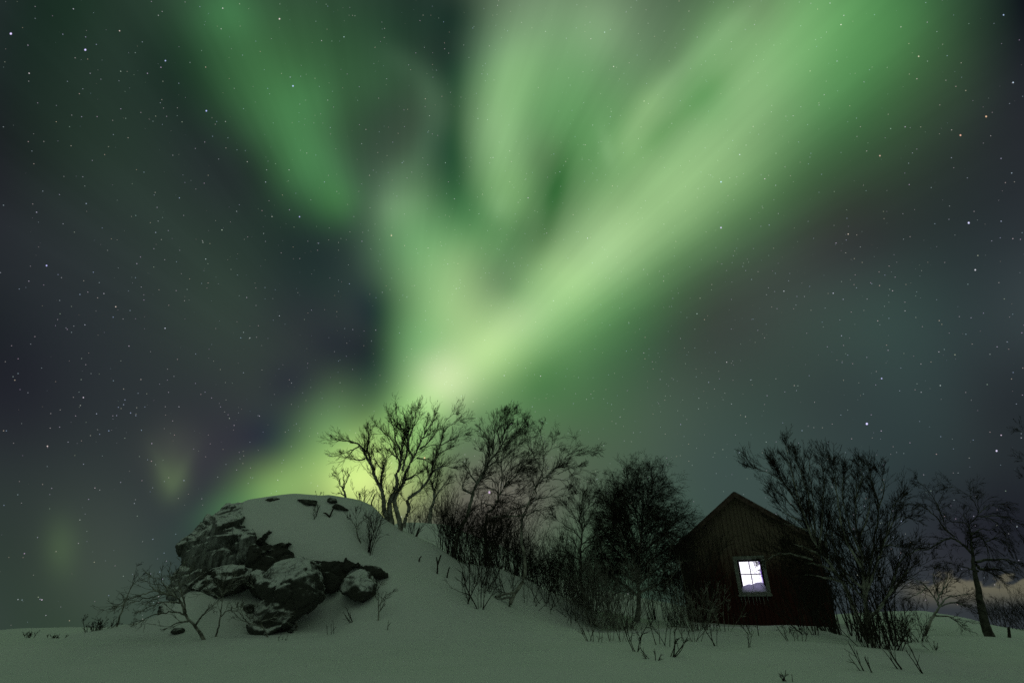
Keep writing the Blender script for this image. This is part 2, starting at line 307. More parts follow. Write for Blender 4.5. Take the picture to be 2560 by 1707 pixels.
MBARK = m_bark('birch_bark', (0.12, 0.115, 0.10), (0.40, 0.39, 0.35), 7.0, 0.4)
MTWIG = m_bark('twig_bark', (0.022, 0.018, 0.014), (0.050, 0.042, 0.034))
MFROST = m_bark('frosted_twig', (0.075, 0.070, 0.058), (0.30, 0.29, 0.26), 9.0, 0.5)

# ------------------------------------------------------------------ object helpers
def tag(o, label=None, cat=None, group=None, kind=None):
    for k, v in (('label', label), ('category', cat), ('group', group), ('kind', kind)):
        if v: o[k] = v
    return o
def mesh_obj(name, verts, faces, material, parent=None, smooth_=True):
    me = bpy.data.meshes.new(name)
    if isinstance(verts, np.ndarray):
        nv = len(verts); me.vertices.add(nv); me.vertices.foreach_set('co', verts.astype(np.float32).ravel())
        faces = np.asarray(faces, dtype=np.int32); k = faces.shape[1]
        me.loops.add(faces.size); me.loops.foreach_set('vertex_index', faces.ravel())
        me.polygons.add(len(faces)); me.polygons.foreach_set('loop_start', np.arange(0, faces.size, k, dtype=np.int32))
        me.update(calc_edges=True); me.validate()
    else:
        me.from_pydata([tuple(v) for v in verts], [], faces); me.update()
    if smooth_: me.polygons.foreach_set('use_smooth', [True] * len(me.polygons))
    me.materials.append(material)
    o = bpy.data.objects.new(name, me); C.objects.link(o)
    if parent:
        o.parent = parent
        o.matrix_parent_inverse = Matrix.Translation(-parent.location)
    return o
def empty(name, loc):
    o = bpy.data.objects.new(name, None); o.empty_display_size = 0.2; o.location = loc; C.objects.link(o)
    return o

# ------------------------------------------------------------------ the snow
def axis(core, step, grow, lim):
    v = list(np.arange(core[0], core[1], step)); s = step
    while v[-1] < lim[1]: s *= grow; v.append(v[-1] + s)
    s = step; lo = []
    x = core[0]
    while x > lim[0]: s *= grow; x -= s; lo.append(x)
    return np.array(lo[::-1] + v)
gx = axis((-11, 14), 0.085, 1.07, (-1500, 1500)); gy = axis((6, 20), 0.08, 1.05, (-300, 1600))
GX, GY = np.meshgrid(gx, gy)
GZ = terr(GX, GY)
def fbm(X, Y, sc, seed, amp):
    r = np.random.RandomState(seed); o = np.zeros_like(X)
    for k in range(9):
        a = r.uniform(0, 6.28); f = sc * r.uniform(0.6, 2.6); o += np.sin(f * (X * math.cos(a) + Y * math.sin(a)) + r.uniform(0, 6.28) + 1.2 * np.sin(f * 0.6 * (X * math.sin(a) - Y * math.cos(a)))) / (f / sc)
    return o * amp / 4
near = np.exp(-np.maximum(0, np.hypot(GX, GY) - 30) / 30)
GZ = GZ + (fbm(GX, GY, 0.8, 1, 0.085) + fbm(GX, GY, 2.6, 2, 0.03) * (1 + 0.8 * fbm(GX, GY, 0.3, 7, 1.0)) + 0.12 * np.exp(-((GY - 14.5) / 0.9) ** 2) * np.exp(-((GX + 6.6) / 2.6) ** 2) * np.maximum(0, fbm(GX, GY, 2.2, 5, 1.2))) * near
nx, ny = len(gx), len(gy)
ii = (np.arange(ny - 1)[:, None] * nx + np.arange(nx - 1)[None]).ravel()
tag(mesh_obj('snow_ground', np.stack([GX.ravel(), GY.ravel(), GZ.ravel()], 1), np.stack([ii, ii + 1, ii + nx + 1, ii + nx], 1), MS), kind='structure')
# ------------------------------------------------------------------ rocks
def pts(txt, off=(0, 0), sc=1.0):
    o = []
    for t in txt.split(';'):
        v = [float(q) for q in t.split(',')]
        o.append([off[0] + v[0] / sc, off[1] + v[1] / sc] + v[2:])
    return o
def rock(name, label, hulls, material, vox=0.05, amp=0.10, facet=0.12, seed=0, lift=0.0):
    bm = bmesh.new()
    for h in hulls:
        vs = []
        for p in h:
            if p[2] == 0: p[2] = (hit(p[0], p[1]) or 14.6) - 0.06 - lift
            w = P(p[0], p[1], p[2]); vs.append(bm.verts.new(w))
            if len(p) > 3:                                 # a back point the given depth behind, pulled in a little
                cpx = sum(q[0] for q in h) / len(h); cpy = sum(q[1] for q in h) / len(h)
                k = scale_at(p[0], p[1], p[2] + p[3]) / scale_at(p[0], p[1], p[2])
                vs.append(bm.verts.new(Vector((w.x * 0.97 + 0.03 * P(cpx, cpy, p[2]).x, w.y + p[3], w.z - 0.05))))
        r = bmesh.ops.convex_hull(bm, input=vs)
        kill = [e for e in r['geom_interior'] + r['geom_unused'] if isinstance(e, bmesh.types.BMVert) and e.is_valid]
        bmesh.ops.delete(bm, geom=list(set(kill)), context='VERTS')
    me = bpy.data.meshes.new('tmp'); bm.to_mesh(me); bm.free()
    o = bpy.data.objects.new('tmp', me); C.objects.link(o)
    md = o.modifiers.new('r', 'REMESH'); md.mode = 'VOXEL'; md.voxel_size = vox
    sm_ = o.modifiers.new('s', 'SMOOTH'); sm_.iterations = 1; sm_.factor = 0.5
    dg = bpy.context.evaluated_depsgraph_get(); ev = o.evaluated_get(dg)
    m2 = bpy.data.meshes.new_from_object(ev)
    bpy.data.objects.remove(o)
    n = len(m2.vertices); co = np.empty(n * 3); no = np.empty(n * 3)
    m2.vertices.foreach_get('co', co); m2.vertices.foreach_get('normal', no)
    co = co.reshape(-1, 3); no = no.reshape(-1, 3)
    out = np.empty_like(co); so = Vector((seed * 7.3, seed * 3.1, seed * 1.7))
    for i in range(n):
        p = Vector(co[i]); q = p + so
        q2 = Vector((q.x * 0.9 + q.z * 0.5, q.y, q.z * 1.3 - q.x * 0.6))
        d = amp * noise.fractal(q * 1.7, 0.9, 2.1, 6)
        for ks, kf in ((1.5, 1.0), (4.2, 0.35)):           # broken blocks, each with its own step and tilt
            dist, cells = noise.voronoi(q2 * ks)
            c0 = cells[0]; h = noise.cell_vector(c0 * 13.7)
            d += facet * kf * (1.3 * (h[0] - 0.5) + (q2 * ks - c0).dot(Vector(h) - Vector((0.5, 0.5, 0.5))) * 1.6)
            d -= facet * kf * 0.5 * max(0.0, 1 - (dist[1] - dist[0]) / 0.10)
        out[i] = co[i] + no[i] * d
    loc = np.array([out[:, 0].mean(), out[:, 1].mean(), out[:, 2].min()])
    m2.vertices.foreach_set('co', (out - loc).astype(np.float32).ravel())
    m2.materials.clear(); m2.materials.append(material)
    m2.polygons.foreach_set('use_smooth', [True] * len(m2.polygons)); m2.update()
    m2.name = name
    ob = bpy.data.objects.new(name, m2); ob.location = loc; C.objects.link(ob)
    tag(ob, label, 'rock')
    return ob

# the outcrop under the snow cap: nose and upper cliff, lower left foot, ledge band under the snow edge
R = [
    pts('442,1369,12.9,1.2; 454,1395,12.8,1.2; 498,1333,13.0,1.2; 506,1312,13.2,1.2; 535,1281,13.6,1.2; 569,1269,14.0,1.0; 540,1340,12.5,1; 520,1420,12.5,1; 480,1425,12.6,1'),
    pts('535,1282,13.6,1.2; 569,1268,14.0,1.0; 606,1262,14.0,0.5; 606,1300,12.7,0.6; 640,1330,12.5,.6; 640,1390,12.3,.6; 622,1420,12.3,.7; 520,1425,12.4,1; 505,1400,12.3,1; 540,1310,12.5,1; 600,1360,12.2,.6'),
    pts('452,1388,12.9,1; 446,1419,12.8,1; 423,1445,12.7,1; 412,1475,12.6,1; 420,1505,12.5,1; 470,1500,12.3,1; 530,1490,12.3,1; 560,1440,12.4,1; 530,1400,12.5,1'),
]
rock('rock_outcrop', 'large dark rock outcrop under the snow cap, its overhanging nose facing the open sky', R, MROCKF, 0.04, 0.035, 0.10, 1)
rock('rock_ledge', 'rock ledge kept dark for the shaded hollow below the edge of the snow cap, behind the big boulder', [  # bare dark rock stands in for the shade of the hollow
    pts('628,1345,12.5,.5; 665,1350,12.55,.5; 700,1362,12.5,.5; 735,1378,12.45,.5; 765,1388,12.4,.5; 775,1400,12.3,.5; 720,1470,12.1,.5; 640,1480,12.1,.5; 618,1440,12.1,.5; 622,1390,12.2,.5; 690,1400,12.2,.5'),
    pts('637,1352,12.45,.4; 668,1345,12.5,.4; 690,1352,12.45,.4; 672,1372,12.25,.4; 645,1378,12.2,.4'),
    pts('692,1350,12.5,.3; 725,1348,12.55,.3; 730,1357,12.45,.3; 700,1366,12.3,.3'),
    pts('680,1320,12.6,.3; 655,1330,12.45,.4; 636,1356,12.3,.4; 660,1338,12.4,.4'),
    pts('768,1389,12.42,.4; 812,1391,12.42,.4; 850,1396,12.42,.4; 868,1416,12.4,.4; 868,1445,12.35,.4; 842,1470,12.25,.4; 806,1484,12.2,.4; 786,1480,12.2,.4; 765,1440,12.25,.4; 820,1430,12.3,.4'),
    pts('860,1388,12.4,.3; 866,1396,12.4,.3; 902,1402,12.45,.3; 888,1414,12.35,.3; 864,1432,12.3,.3; 858,1410,12.4,.3'),
    pts('886,1416,12.35,.3; 905,1411,12.42,.3; 925,1412,12.42,.3; 945,1422,12.45,.3; 967,1430,12.5,.3; 966,1441,12.4,.3; 950,1443,12.38,.3; 915,1431,12.35,.3'),
], MROCKD, 0.04, 0.04, 0.10, 14)
rock('slab', 'long sloping slab with a snowy top edge leaning against the foot of the outcrop',
     [pts('449,1463,12.2,.6; 470,1450,12.2,.6; 512,1424,12.15,.7; 577,1401,12.1,.7; 614,1402,12.05,.7; 622,1420,11.95,.7; 624,1450,11.9,.7; 577,1482,11.9,.7; 532,1495,11.95,.7; 485,1480,12.0,.7')], MROCK, 0.045, 0.05, 0.08, 2)
rock('boulder', 'big angular boulder dusted with snow in the middle of the rocks',
     [pts('700,1400,11.4,.7; 727,1391,11.5,.8; 774,1395,11.3,.9; 787,1430,11.15,.8; 785,1486,11.0,.8; 766,1509,10.9,.7; 743,1527,10.8,.6; 684,1411,11.3,.6; 634,1458,11.2,.5; 655,1496,11.0,.5; 690,1470,10.72,.5; 752,1440,10.85,.5; 690,1532,10.75,.6'),
      pts('660,1490,11.05,.5; 630,1541,10.95,.5; 619,1576,10.75,.5; 658,1594,10.6,.5; 708,1564,10.65,.5; 743,1527,10.8,.5; 690,1510,10.7,.5')], MROCKB, 0.03, 0.03, 0.05, 3)
rock('boulder', 'round boulder half sunk in snow below the right end of the outcrop',
     [pts('846,1470,11.9,.4; 866,1441,11.9,.6; 900,1423,12.0,.6; 922,1430,12.0,.6; 937,1456,11.9,.6; 928,1485,11.7,.5; 906,1503,11.55,.5; 880,1500,11.5,.5; 856,1486,11.6,.5; 890,1455,11.5,.5; 905,1480,11.4,.5')], MROCKB, 0.03, 0.03, 0.04, 4)
rock('boulder', 'low dark boulder at the left foot of the outcrop behind the bent birch',
     [pts('388,1538,12.2,.5; 398,1506,12.3,.5; 420,1503,12.3,.6; 447,1522,12.2,.6; 440,1542,12.1,.6; 410,1548,12.0,.6')], MROCK, 0.04, 0.05, 0.05, 5)
rock('stone', 'small dark stone poking out of the snow left of the big boulder',
     [pts('606,1514,0,.3; 618,1506,0,.3; 633,1512,0,.3; 632,1530,0,.3; 612,1530,0,.3')], MROCKD, 0.025, 0.02, 0.02, 6, 0.04)
rock('stone', 'flat dark stone lying alone in the snow left of the bent birch trunk',
     [pts('424,1578,0,.2; 436,1570,0,.2; 455,1569,0,.2; 456,1577,0,.2; 432,1582,0,.2')], MROCKD, 0.025, 0.02, 0.02, 7, 0.04)
rock('stone', 'flat dark stone in the snow just right of the big boulder foot',
     [pts('714,1575,0,.2; 728,1569,0,.2; 737,1570,0,.2; 734,1578,0,.2; 718,1580,0,.2')], MROCKD, 0.025, 0.02, 0.02, 8, 0.04)
rock('stone', 'dark ledge stone showing through the snow on the crest beside the little tree',
     [pts('828,1266,0,.3; 838,1258,0,.3; 855,1263,0,.3; 872,1272,0,.3; 868,1275,0,.3; 840,1270,0,.3')], MROCKD, 0.025, 0.02, 0.02, 9, 0.04)
rock('stone', 'small dark stone showing through the snow just under the crest line',
     [pts('816,1250,0,.3; 824,1242,0,.3; 838,1244,0,.3; 842,1252,0,.3; 826,1254,0,.3')], MROCKD, 0.025, 0.02, 0.02, 10, 0.04)
rock('stone', 'small rubble stone wedged between the slab and the big boulder',
     [pts('624,1432,11.9,.3; 640,1420,11.9,.3; 655,1424,11.9,.3; 660,1440,11.8,.3; 640,1456,11.7,.3; 626,1450,11.8,.3')], MROCK, 0.03, 0.03, 0.04, 11)

rock('stone', 'flat dark stone for the streak of shading along the crest of the knoll, leftmost on the crest',  # dark stone set where the crest shows a band of shading
     [pts('660,1248,0,.3; 690,1242,0,.3; 700,1246,0,.3; 676,1252,0,.3')], MROCKD, 0.025, 0.02, 0.02, 12, 0.04)
rock('stone', 'low dark stone for the shading under the crest between the streak and the ledge stone',  # its dark colour gives the shading below the crest
     [pts('742,1248,0,.3; 768,1243,14.25,.3; 792,1252,0,.3; 790,1262,0,.3; 762,1258,0,.3')], MROCKD, 0.025, 0.02, 0.02, 13, 0.04)

# ------------------------------------------------------------------ the cabin
HX, HY, HZ, YAW = 7.136, 17.5, 1.375, -0.421
HW, HH, SL, DEPTH, OVER = 1.984, 3.746, 0.734, 5.0, 0.21
ux, uy = math.cos(YAW), math.sin(YAW)
WX0, WX1, WZ0, WZ1 = -0.393, 0.489, 0.78, 1.871       # outer edge of the window casing
cabin = empty('cabin', (HX, HY, HZ)); cabin.rotation_euler = (0, 0, YAW)
tag(cabin, 'dark red wooden cabin with a gable roof and one lit window', 'cabin')
class MB:
    def __init__(s): s.v = []; s.f = []
    def box(s, x0, x1, y0, y1, z0, z1, top=None):
        # top = (z at x0, z at x1) for a sloped top
        b = len(s.v); t0, t1 = top if top else (z1, z1)
        s.v += [(x0, y0, z0), (x1, y0, z0), (x1, y1, z0), (x0, y1, z0), (x0, y0, t0), (x1, y0, t1), (x1, y1, t1), (x0, y1, t0)]
        s.f += [(b, b + 3, b + 2, b + 1), (b + 4, b + 5, b + 6, b + 7), (b, b + 1, b + 5, b + 4), (b + 1, b + 2, b + 6, b + 5), (b + 2, b + 3, b + 7, b + 6), (b + 3, b, b + 4, b + 7)]
    def prism(s, poly, y0, y1):   # polygon in x,z
        b = len(s.v); n = len(poly)
        s.v += [(x, y0, z) for x, z in poly] + [(x, y1, z) for x, z in poly]
        s.f += [tuple(range(b, b + n)), tuple(range(b + 2 * n - 1, b + n - 1, -1))]
        s.f += [(b + i, b + n + i, b + n + (i + 1) % n, b + (i + 1) % n) for i in range(n)]
    def tube(s, a, b_, r0, r1, n=6):
        a = Vector(a); b_ = Vector(b_); d = (b_ - a).normalized(); t = d.orthogonal().normalized(); u = d.cross(t); k = len(s.v)
        for c, r in ((a, r0), (b_, r1)):
            for i in range(n): s.v.append(tuple(c + (t * math.cos(i * 6.283 / n) + u * math.sin(i * 6.283 / n)) * r))
        s.f += [(k + i, k + (i + 1) % n, k + n + (i + 1) % n, k + n + i) for i in range(n)] + [tuple(range(k + n - 1, k - 1, -1)), tuple(range(k + n, k + 2 * n))]
    def build(s, name, material, parent, bevel=0.0):
        me = bpy.data.meshes.new(name); me.from_pydata(s.v, [], s.f); me.update()
        bm = bmesh.new(); bm.from_mesh(me); bmesh.ops.recalc_face_normals(bm, faces=bm.faces)
        bm.to_mesh(me); bm.free()
        me.materials.append(material)
        o = bpy.data.objects.new(name, me); C.objects.link(o); o.parent = parent
        if bevel:
            md = o.modifiers.new('bevel', 'BEVEL'); md.width = bevel; md.segments = 2; md.limit_method = 'ANGLE'
        return o
def m_boards():
    m, nt, b = mat('red_boards')
    p = objpos(nt)
    st = nt.nodes.new('ShaderNodeMapping'); lnk(nt, p, st.inputs[0]); st.inputs[3].default_value = (26, 26, 1.1)
    gr = nz(nt, st.outputs[0], 1.0, 4, 0.65)
    pat = nz(nt, p, 1.4, 4, 0.6)
    sx = nt.nodes.new('ShaderNodeSeparateXYZ'); lnk(nt, p, sx.inputs[0])
    # old paint: worn to grey wood high in the gable, still red near the ground
    wear = ma(nt, 'ADD', ma(nt, 'MULTIPLY_ADD', pat, 0.9, -0.45), smooth(nt, sx.outputs[2], 0.6, 3.0))
    wear = ma(nt, 'MULTIPLY', smooth(nt, ma(nt, 'MULTIPLY_ADD', gr, 0.9, wear), 0.55, 1.25), 0.8)
    red = mixc(nt, gr, (0.030, 0.0085, 0.0065, 1), (0.072, 0.018, 0.014, 1))
    gry = mixc(nt, gr, (0.07, 0.052, 0.04, 1), (0.29, 0.24, 0.19, 1))
    lnk(nt, mixc(nt, wear, red, gry), b.inputs['Base Color'])
    b.inputs['Roughness'].default_value = 0.85; b.inputs['Specular IOR Level'].default_value = 0.2
    bump(nt, gr, b, 0.5, 0.01)
    return m
MBOARD = m_boards()
def m_plain(name, a, b_, sc=6.0, rough=0.8):
    m, nt, b = mat(name); p = objpos(nt)
    st = nt.nodes.new('ShaderNodeMapping'); lnk(nt, p, st.inputs[0]); st.inputs[3].default_value = (sc, sc, sc)
    lnk(nt, mixc(nt, smooth(nt, nz(nt, st.outputs[0], 1.0, 5, 0.65), 0.3, 0.7), a + (1,), b_ + (1,)), b.inputs['Base Color'])
    b.inputs['Roughness'].default_value = rough; b.inputs['Specular IOR Level'].default_value = 0.2
    return m
MROOF = m_plain('roof_felt', (0.035, 0.036, 0.038), (0.10, 0.105, 0.11), 5)
MFASCIA = m_plain('fascia_boards', (0.045, 0.024, 0.020), (0.12, 0.085, 0.075), 7)
MFRAME = m_plain('old_white_paint', (0.14, 0.15, 0.138), (0.31, 0.32, 0.30), 14)
MSASH = m_plain('dark_sash', (0.02, 0.016, 0.018), (0.05, 0.04, 0.045), 20)
gz = lambda x: HH - 0.10 - SL * abs(x)
mb = MB(); rnd = random.Random(4)
# vertical boards with thin gaps, every second one a little proud
x = -HW; k = 0
while x < HW - 0.01:
    w = min(rnd.uniform(0.105, 0.135), HW - x); x1 = x + w
    y0 = -0.028 + rnd.uniform(-0.005, 0.005) + (0.014 if k % 2 else 0.0)
    g = 0.006; lo = -0.9 + rnd.uniform(0, .03); a, b2 = x + g, x1 - g
    spans = [(a, b2)]
    if a < 0 < b2: spans = [(a, 0.0), (0.0, b2)]
    for (s0, s1) in spans:
        if s1 <= WX0 + 0.05 or s0 >= WX1 - 0.05:
            mb.box(s0, s1, y0, 0.0, lo, 0, (gz(s0), gz(s1)))
        else:
            mb.box(s0, s1, y0, 0.0, lo, WZ0 + 0.06); mb.box(s0, s1, y0, 0.0, WZ1 - 0.06, 0, (gz(s0), gz(s1)))
    x = x1; k += 1
# core walls behind the boards, with the window opening
ix0, ix1, iz0, iz1 = WX0 + 0.10, WX1 - 0.10, WZ0 + 0.10, WZ1 - 0.10
T = 0.002
mb.prism([(-HW, -0.9), (ix0, -0.9), (ix0, gz(ix0)), (-HW, gz(-HW))], T, 0.12)
mb.prism([(ix1, -0.9), (HW, -0.9), (HW, gz(HW)), (ix1, gz(ix1))], T, 0.12)
mb.prism([(ix0, -0.9), (ix1, -0.9), (ix1, iz0), (ix0, iz0)], T, 0.12)
mb.prism([(ix0, iz1), (ix1, iz1), (ix1, gz(ix1)), (0, gz(0)), (ix0, gz(ix0))], T, 0.12)
x = 0.12
for sd in (-1, 1):
    yy = 0.0
    while yy < DEPTH - 0.01:
        w = min(0.13, DEPTH - yy); a = HW * sd; b2 = a - sd * 0.10 ; pr = sd * rnd.uniform(0.0, 0.02)
        mb.box(min(a + pr, b2), max(a + pr, b2), max(yy, 0.125) + .004, yy + w - .004, -0.9, gz(HW) - 0.02)
        yy += w
mb.prism([(-HW, -0.9), (HW, -0.9), (HW, gz(HW)), (0, gz(0)), (-HW, gz(-HW))], DEPTH, DEPTH + 0.12)
mb.build('wall', MBOARD, cabin)
mb = MB()
e = HW + OVER; yf = -0.22; th = 0.10
for sd in (-1, 1):
    z0 = HH; z1 = HH - SL * e
    poly = [(0, z0 - 0.02), (sd * e, z1 - 0.02), (sd * e, z1 - th), (0, z0 - th)]
    mb.prism(poly, yf + 0.03, DEPTH + 0.3)
roof = mb.build('roof', MROOF, cabin)
mb = MB()
for sd in (-1, 1):
    z0 = HH + 0.012; z1 = HH - SL * e + 0.012
    mb.prism([(0, z0), (sd * (e + 0.03), z1 - SL * 0.03), (sd * (e + 0.03), z1 - SL * 0.03 - 0.17), (0, z0 - 0.17)], yf, yf + 0.027)
mb.build('bargeboard', MFASCIA, roof)
# a thin crust of old snow on the roof
mb = MB(); 
for sd in (-1, 1):
    mb.prism([(sd * 0.01, HH + 0.0), (sd * 0.02, HH + 0.03), (sd * (e - 0.1), HH - SL * (e - 0.1) + 0.02), (sd * (e - 0.02), HH - SL * (e - 0.02) - 0.017)], yf + 0.06, DEPTH + 0.25)
MCRUST = m_plain('thin_old_snow', (0.07, 0.075, 0.08), (0.42, 0.43, 0.45), 3)
mb.build('snow_crust', MCRUST, roof)

# window
def part(name, fn, material, parent, bev=0.0):
    mb = MB(); fn(mb); return mb.build(name, material, parent, bev)
def ring(mb, x0, x1, z0, z1, w, y0, y1):
    mb.box(x0, x1, y0, y1, z1 - w, z1); mb.box(x0, x1, y0, y1, z0, z0 + w)
    mb.box(x0, x0 + w, y0, y1, z0 + w, z1 - w); mb.box(x1 - w, x1, y0, y1, z0 + w, z1 - w)
win = part('window', lambda m: ring(m, WX0, WX1, WZ0, WZ1, 0.098, -0.062, -0.030), MFRAME, cabin, 0.004)
part('sill', lambda m: m.box(WX0 - 0.02, WX1 + 0.02, -0.13, -0.063, WZ0 - 0.02, WZ0 + 0.025), MFRAME, win, 0.004)
part('sash', lambda m: ring(m, ix0 + 0.004, ix1 - 0.004, iz0 + 0.004, iz1 - 0.004, 0.052, -0.015, 0.035), MSASH, win, 0.003)
gx0, gx1, gz0, gz1 = ix0 + 0.05, ix1 - 0.05, iz0 + 0.05, iz1 - 0.05
cxm = (gx0 + gx1) / 2 - 0.01; czm = gz0 + (gz1 - gz0) * 0.55
part('muntin', lambda m: m.box(cxm - 0.013, cxm + 0.013, -0.008, 0.022, gz0, gz1), MSASH, win)
part('muntin', lambda m: (m.box(gx0, cxm - 0.0135, -0.006, 0.020, czm - 0.013, czm + 0.013), m.box(cxm + 0.0135, gx1, -0.006, 0.020, czm - 0.013, czm + 0.013)), MSASH, win)
def m_pane():
    m, nt, b = mat('lit_frosted_glass')
    p = objpos(nt); s = nt.nodes.new('ShaderNodeSeparateXYZ'); lnk(nt, p, s.inputs[0])
    n = nz(nt, p, 9, 4, 0.6)
    fr = smooth(nt, ma(nt, 'MULTIPLY_ADD', n, 0.10, s.outputs[0]), gx1 - 0.005, gx1 + 0.05)
    col = mixc(nt, fr, (0.90, 0.86, 1.0, 1), (0.12, 0.045, 0.36, 1))
    lnk(nt, col, b.inputs['Emission Color']); b.inputs['Emission Strength'].default_value = 1.7
    b.inputs['Base Color'].default_value = (0.1, 0.1, 0.1, 1); b.inputs['Roughness'].default_value = 0.3
    return m
part('pane', lambda m: m.box(gx0 - 0.01, gx1 + 0.01, 0.024, 0.030, gz0 - 0.01, gz1 + 0.01), m_pane(), win)
# snow drifted against the glass
def heap():
    V = []; Fc = []; n = 28
    hz = lambda t: 0.05 + 0.19 * min(1, 1.35 * max(0, math.sin(math.pi * min(1, max(0, 0.07 + t * 0.80))))) + 0.03 * math.sin(7 * t + 2.2) + 0.008 * math.sin(23 * t)
    for i in range(n + 1):
        t = i / n; x = gx0 - 0.04 + (gx1 - gx0 + 0.08) * t; h = hz(t)
        for j in range(9):
            a = j / 8 * math.pi / 2
            V.append((x, 0.018 - 0.10 * math.sin(a) , gz0 - 0.05 + h * math.cos(a) ** 0.8))
    for i in range(n):
        for j in range(8):
            k = i * 9 + j; Fc.append((k, k + 9, k + 10, k + 1))
    return V, Fc
m, nt, b = mat('thin_backlit_snow')
tr = nt.nodes.new('ShaderNodeBsdfTranslucent'); tr.inputs[0].default_value = (0.22, 0.19, 0.33, 1)
ms_ = nt.nodes.new('ShaderNodeMixShader'); ms_.inputs[0].default_value = 0.55
b.inputs['Base Color'].default_value = SNOW; b.inputs['Roughness'].default_value = 0.8
lnk(nt, b.outputs[0], ms_.inputs[1]); lnk(nt, tr.outputs[0], ms_.inputs[2]); lnk(nt, ms_.outputs[0], nt.nodes['Material Output'].inputs[0])
V_, F_ = heap()
me = bpy.data.meshes.new('snow_drift'); me.from_pydata(V_, [], F_); me.materials.append(m)
me.polygons.foreach_set('use_smooth', [True] * len(F_))
o = bpy.data.objects.new('snow_drift', me); C.objects.link(o); o.parent = win
MICE, nt, b = mat('ice'); b.inputs['Base Color'].default_value = (0.30, 0.33, 0.34, 1); b.inputs['Roughness'].default_value = 0.3
for k in range(8):
    x = WX0 + 0.06 + k * 0.098 + rnd.uniform(-.015, .015); L = rnd.uniform(0.07, 0.26)
    part('icicle', lambda m: m.tube((x, -0.10, WZ0 - 0.015), (x + 0.004, -0.10, WZ0 - 0.02 - L), 0.008, 0.002), MICE, win)
# ------------------------------------------------------------------ bare trees and shrubs
MBARKD = m_bark('dark_bark', (0.035, 0.032, 0.028), (0.11, 0.105, 0.09), 7.0, 0.25)
def unit(v): return v / np.maximum(np.linalg.norm(v, axis=-1, keepdims=True), 1e-9)
def tubes(pts_, rad, k):
    # pts_ (T,n,3), rad (T,n) -> vertices and quads of T tubes with k sides
    T, n, _ = pts_.shape
    d = np.gradient(pts_, axis=1); d = unit(d)
    ref = np.where(np.abs(d[..., 2:3]) > 0.9, np.array([1.0, 0, 0]), np.array([0, 0, 1.0]))
    a = unit(np.cross(d, ref)); b = np.cross(d, a)
    th = np.arange(k) * 2 * np.pi / k
    ring = (a[:, :, None] * np.cos(th)[None, None, :, None] + b[:, :, None] * np.sin(th)[None, None, :, None])
    V = pts_[:, :, None] + ring * rad[:, :, None, None]
    idx = np.arange(T * n * k).reshape(T, n, k)
    q = np.stack([idx[:, :-1], np.roll(idx, -1, 2)[:, :-1], np.roll(idx, -1, 2)[:, 1:], idx[:, 1:]], -1)
    return V.reshape(-1, 3), q.reshape(-1, 4)
class Bag:
    def __init__(s): s.v = []; s.f = []; s.n = 0
    def add(s, V, Q): s.v.append(V); s.f.append(Q + s.n); s.n += len(V)
    def build(s, name, material, parent, loc):
        V = np.concatenate(s.v) - np.array(loc); Fq = np.concatenate(s.f)
        o = mesh_obj(name, V, Fq, material)
        if parent: o.parent = parent
        return o
def walk(rs, p, d, L, n, wob, up):
    T = len(p); out = np.empty((T, n, 3)); dd = np.empty((T, n, 3)); out[:, 0] = p; d = unit(d); dd[:, 0] = d
    for i in range(1, n):
        d = unit(d + rs.normal(0, wob, (T, 3)) + np.array([0, 0, up])); out[:, i] = out[:, i - 1] + d * (L / (n - 1))[:, None]; dd[:, i] = d
    return out, dd
def sprout(rs, pl, dd, L, r, m, lo, ratio, ang):
    # m children on each parent polyline
    T, n, _ = pl.shape
    t = rs.uniform(lo, 1.0, (T, m)) * (n - 1.001); i = t.astype(int); f = (t - i)[..., None]
    row = np.arange(T)[:, None]
    p = pl[row, i] * (1 - f) + pl[row, i + 1] * f; d = dd[row, np.minimum(i + 1, n - 1)]
    side = unit(np.cross(d, rs.normal(0, 1, d.shape)))
    a = rs.uniform(ang[0], ang[1], (T, m))[..., None]
    cd = d * np.cos(a) + side * np.sin(a)
    cl = L[:, None] * ratio * rs.uniform(0.55, 1.15, (T, m)) * (1.15 - 0.5 * t / (n - 1))
    cr = np.broadcast_to(r[:, None] * 0.62, cl.shape)
    return p.reshape(-1, 3), cd.reshape(-1, 3), cl.ravel(), cr.ravel()
def twigs(bag, rs, p, d, L, r, levels, wob=0.16, up=0.05, ang=(0.28, 0.7), ratio=0.68, rmin=0.0024, bend=(0, 0, 0)):
    for lv in range(len(levels) + 1):
        n = (7, 6, 5, 4)[min(lv, 3)]
        pl, dd = walk(rs, p, d + np.array(bend) * 0.3, L, n, wob, up)
        taper = np.linspace(1, 0.35, n)[None]
        bag.add(*tubes(pl, np.maximum(r[:, None] * taper, rmin), 4 if lv == 0 else 3))
        if lv == len(levels): break
        p, d, L, r = sprout(rs, pl, dd, L, r, levels[lv], 0.18, ratio, ang)
def Zp(txt, off, sc):
    return [[(off[0] + float(a) / sc, off[1] + float(b) / sc) for a, b in (t.split(',') for t in l.split())] for l in txt.strip().split('\n')]
def crom(p, per):
    p = np.array(p, float); q = np.vstack([2 * p[0] - p[1], p, 2 * p[-1] - p[-2]]); o = []
    for i in range(len(p) - 1):
        for t in np.linspace(0, 1, per, endpoint=False):
            a, b, c, d = q[i:i + 4]
            o.append(0.5 * (2 * b + (c - a) * t + (2 * a - 5 * b + 4 * c - d) * t**2 + (3 * b - a - 3 * c + d) * t**3))
    o.append(p[-1]); return np.array(o)
ROOTY = {}
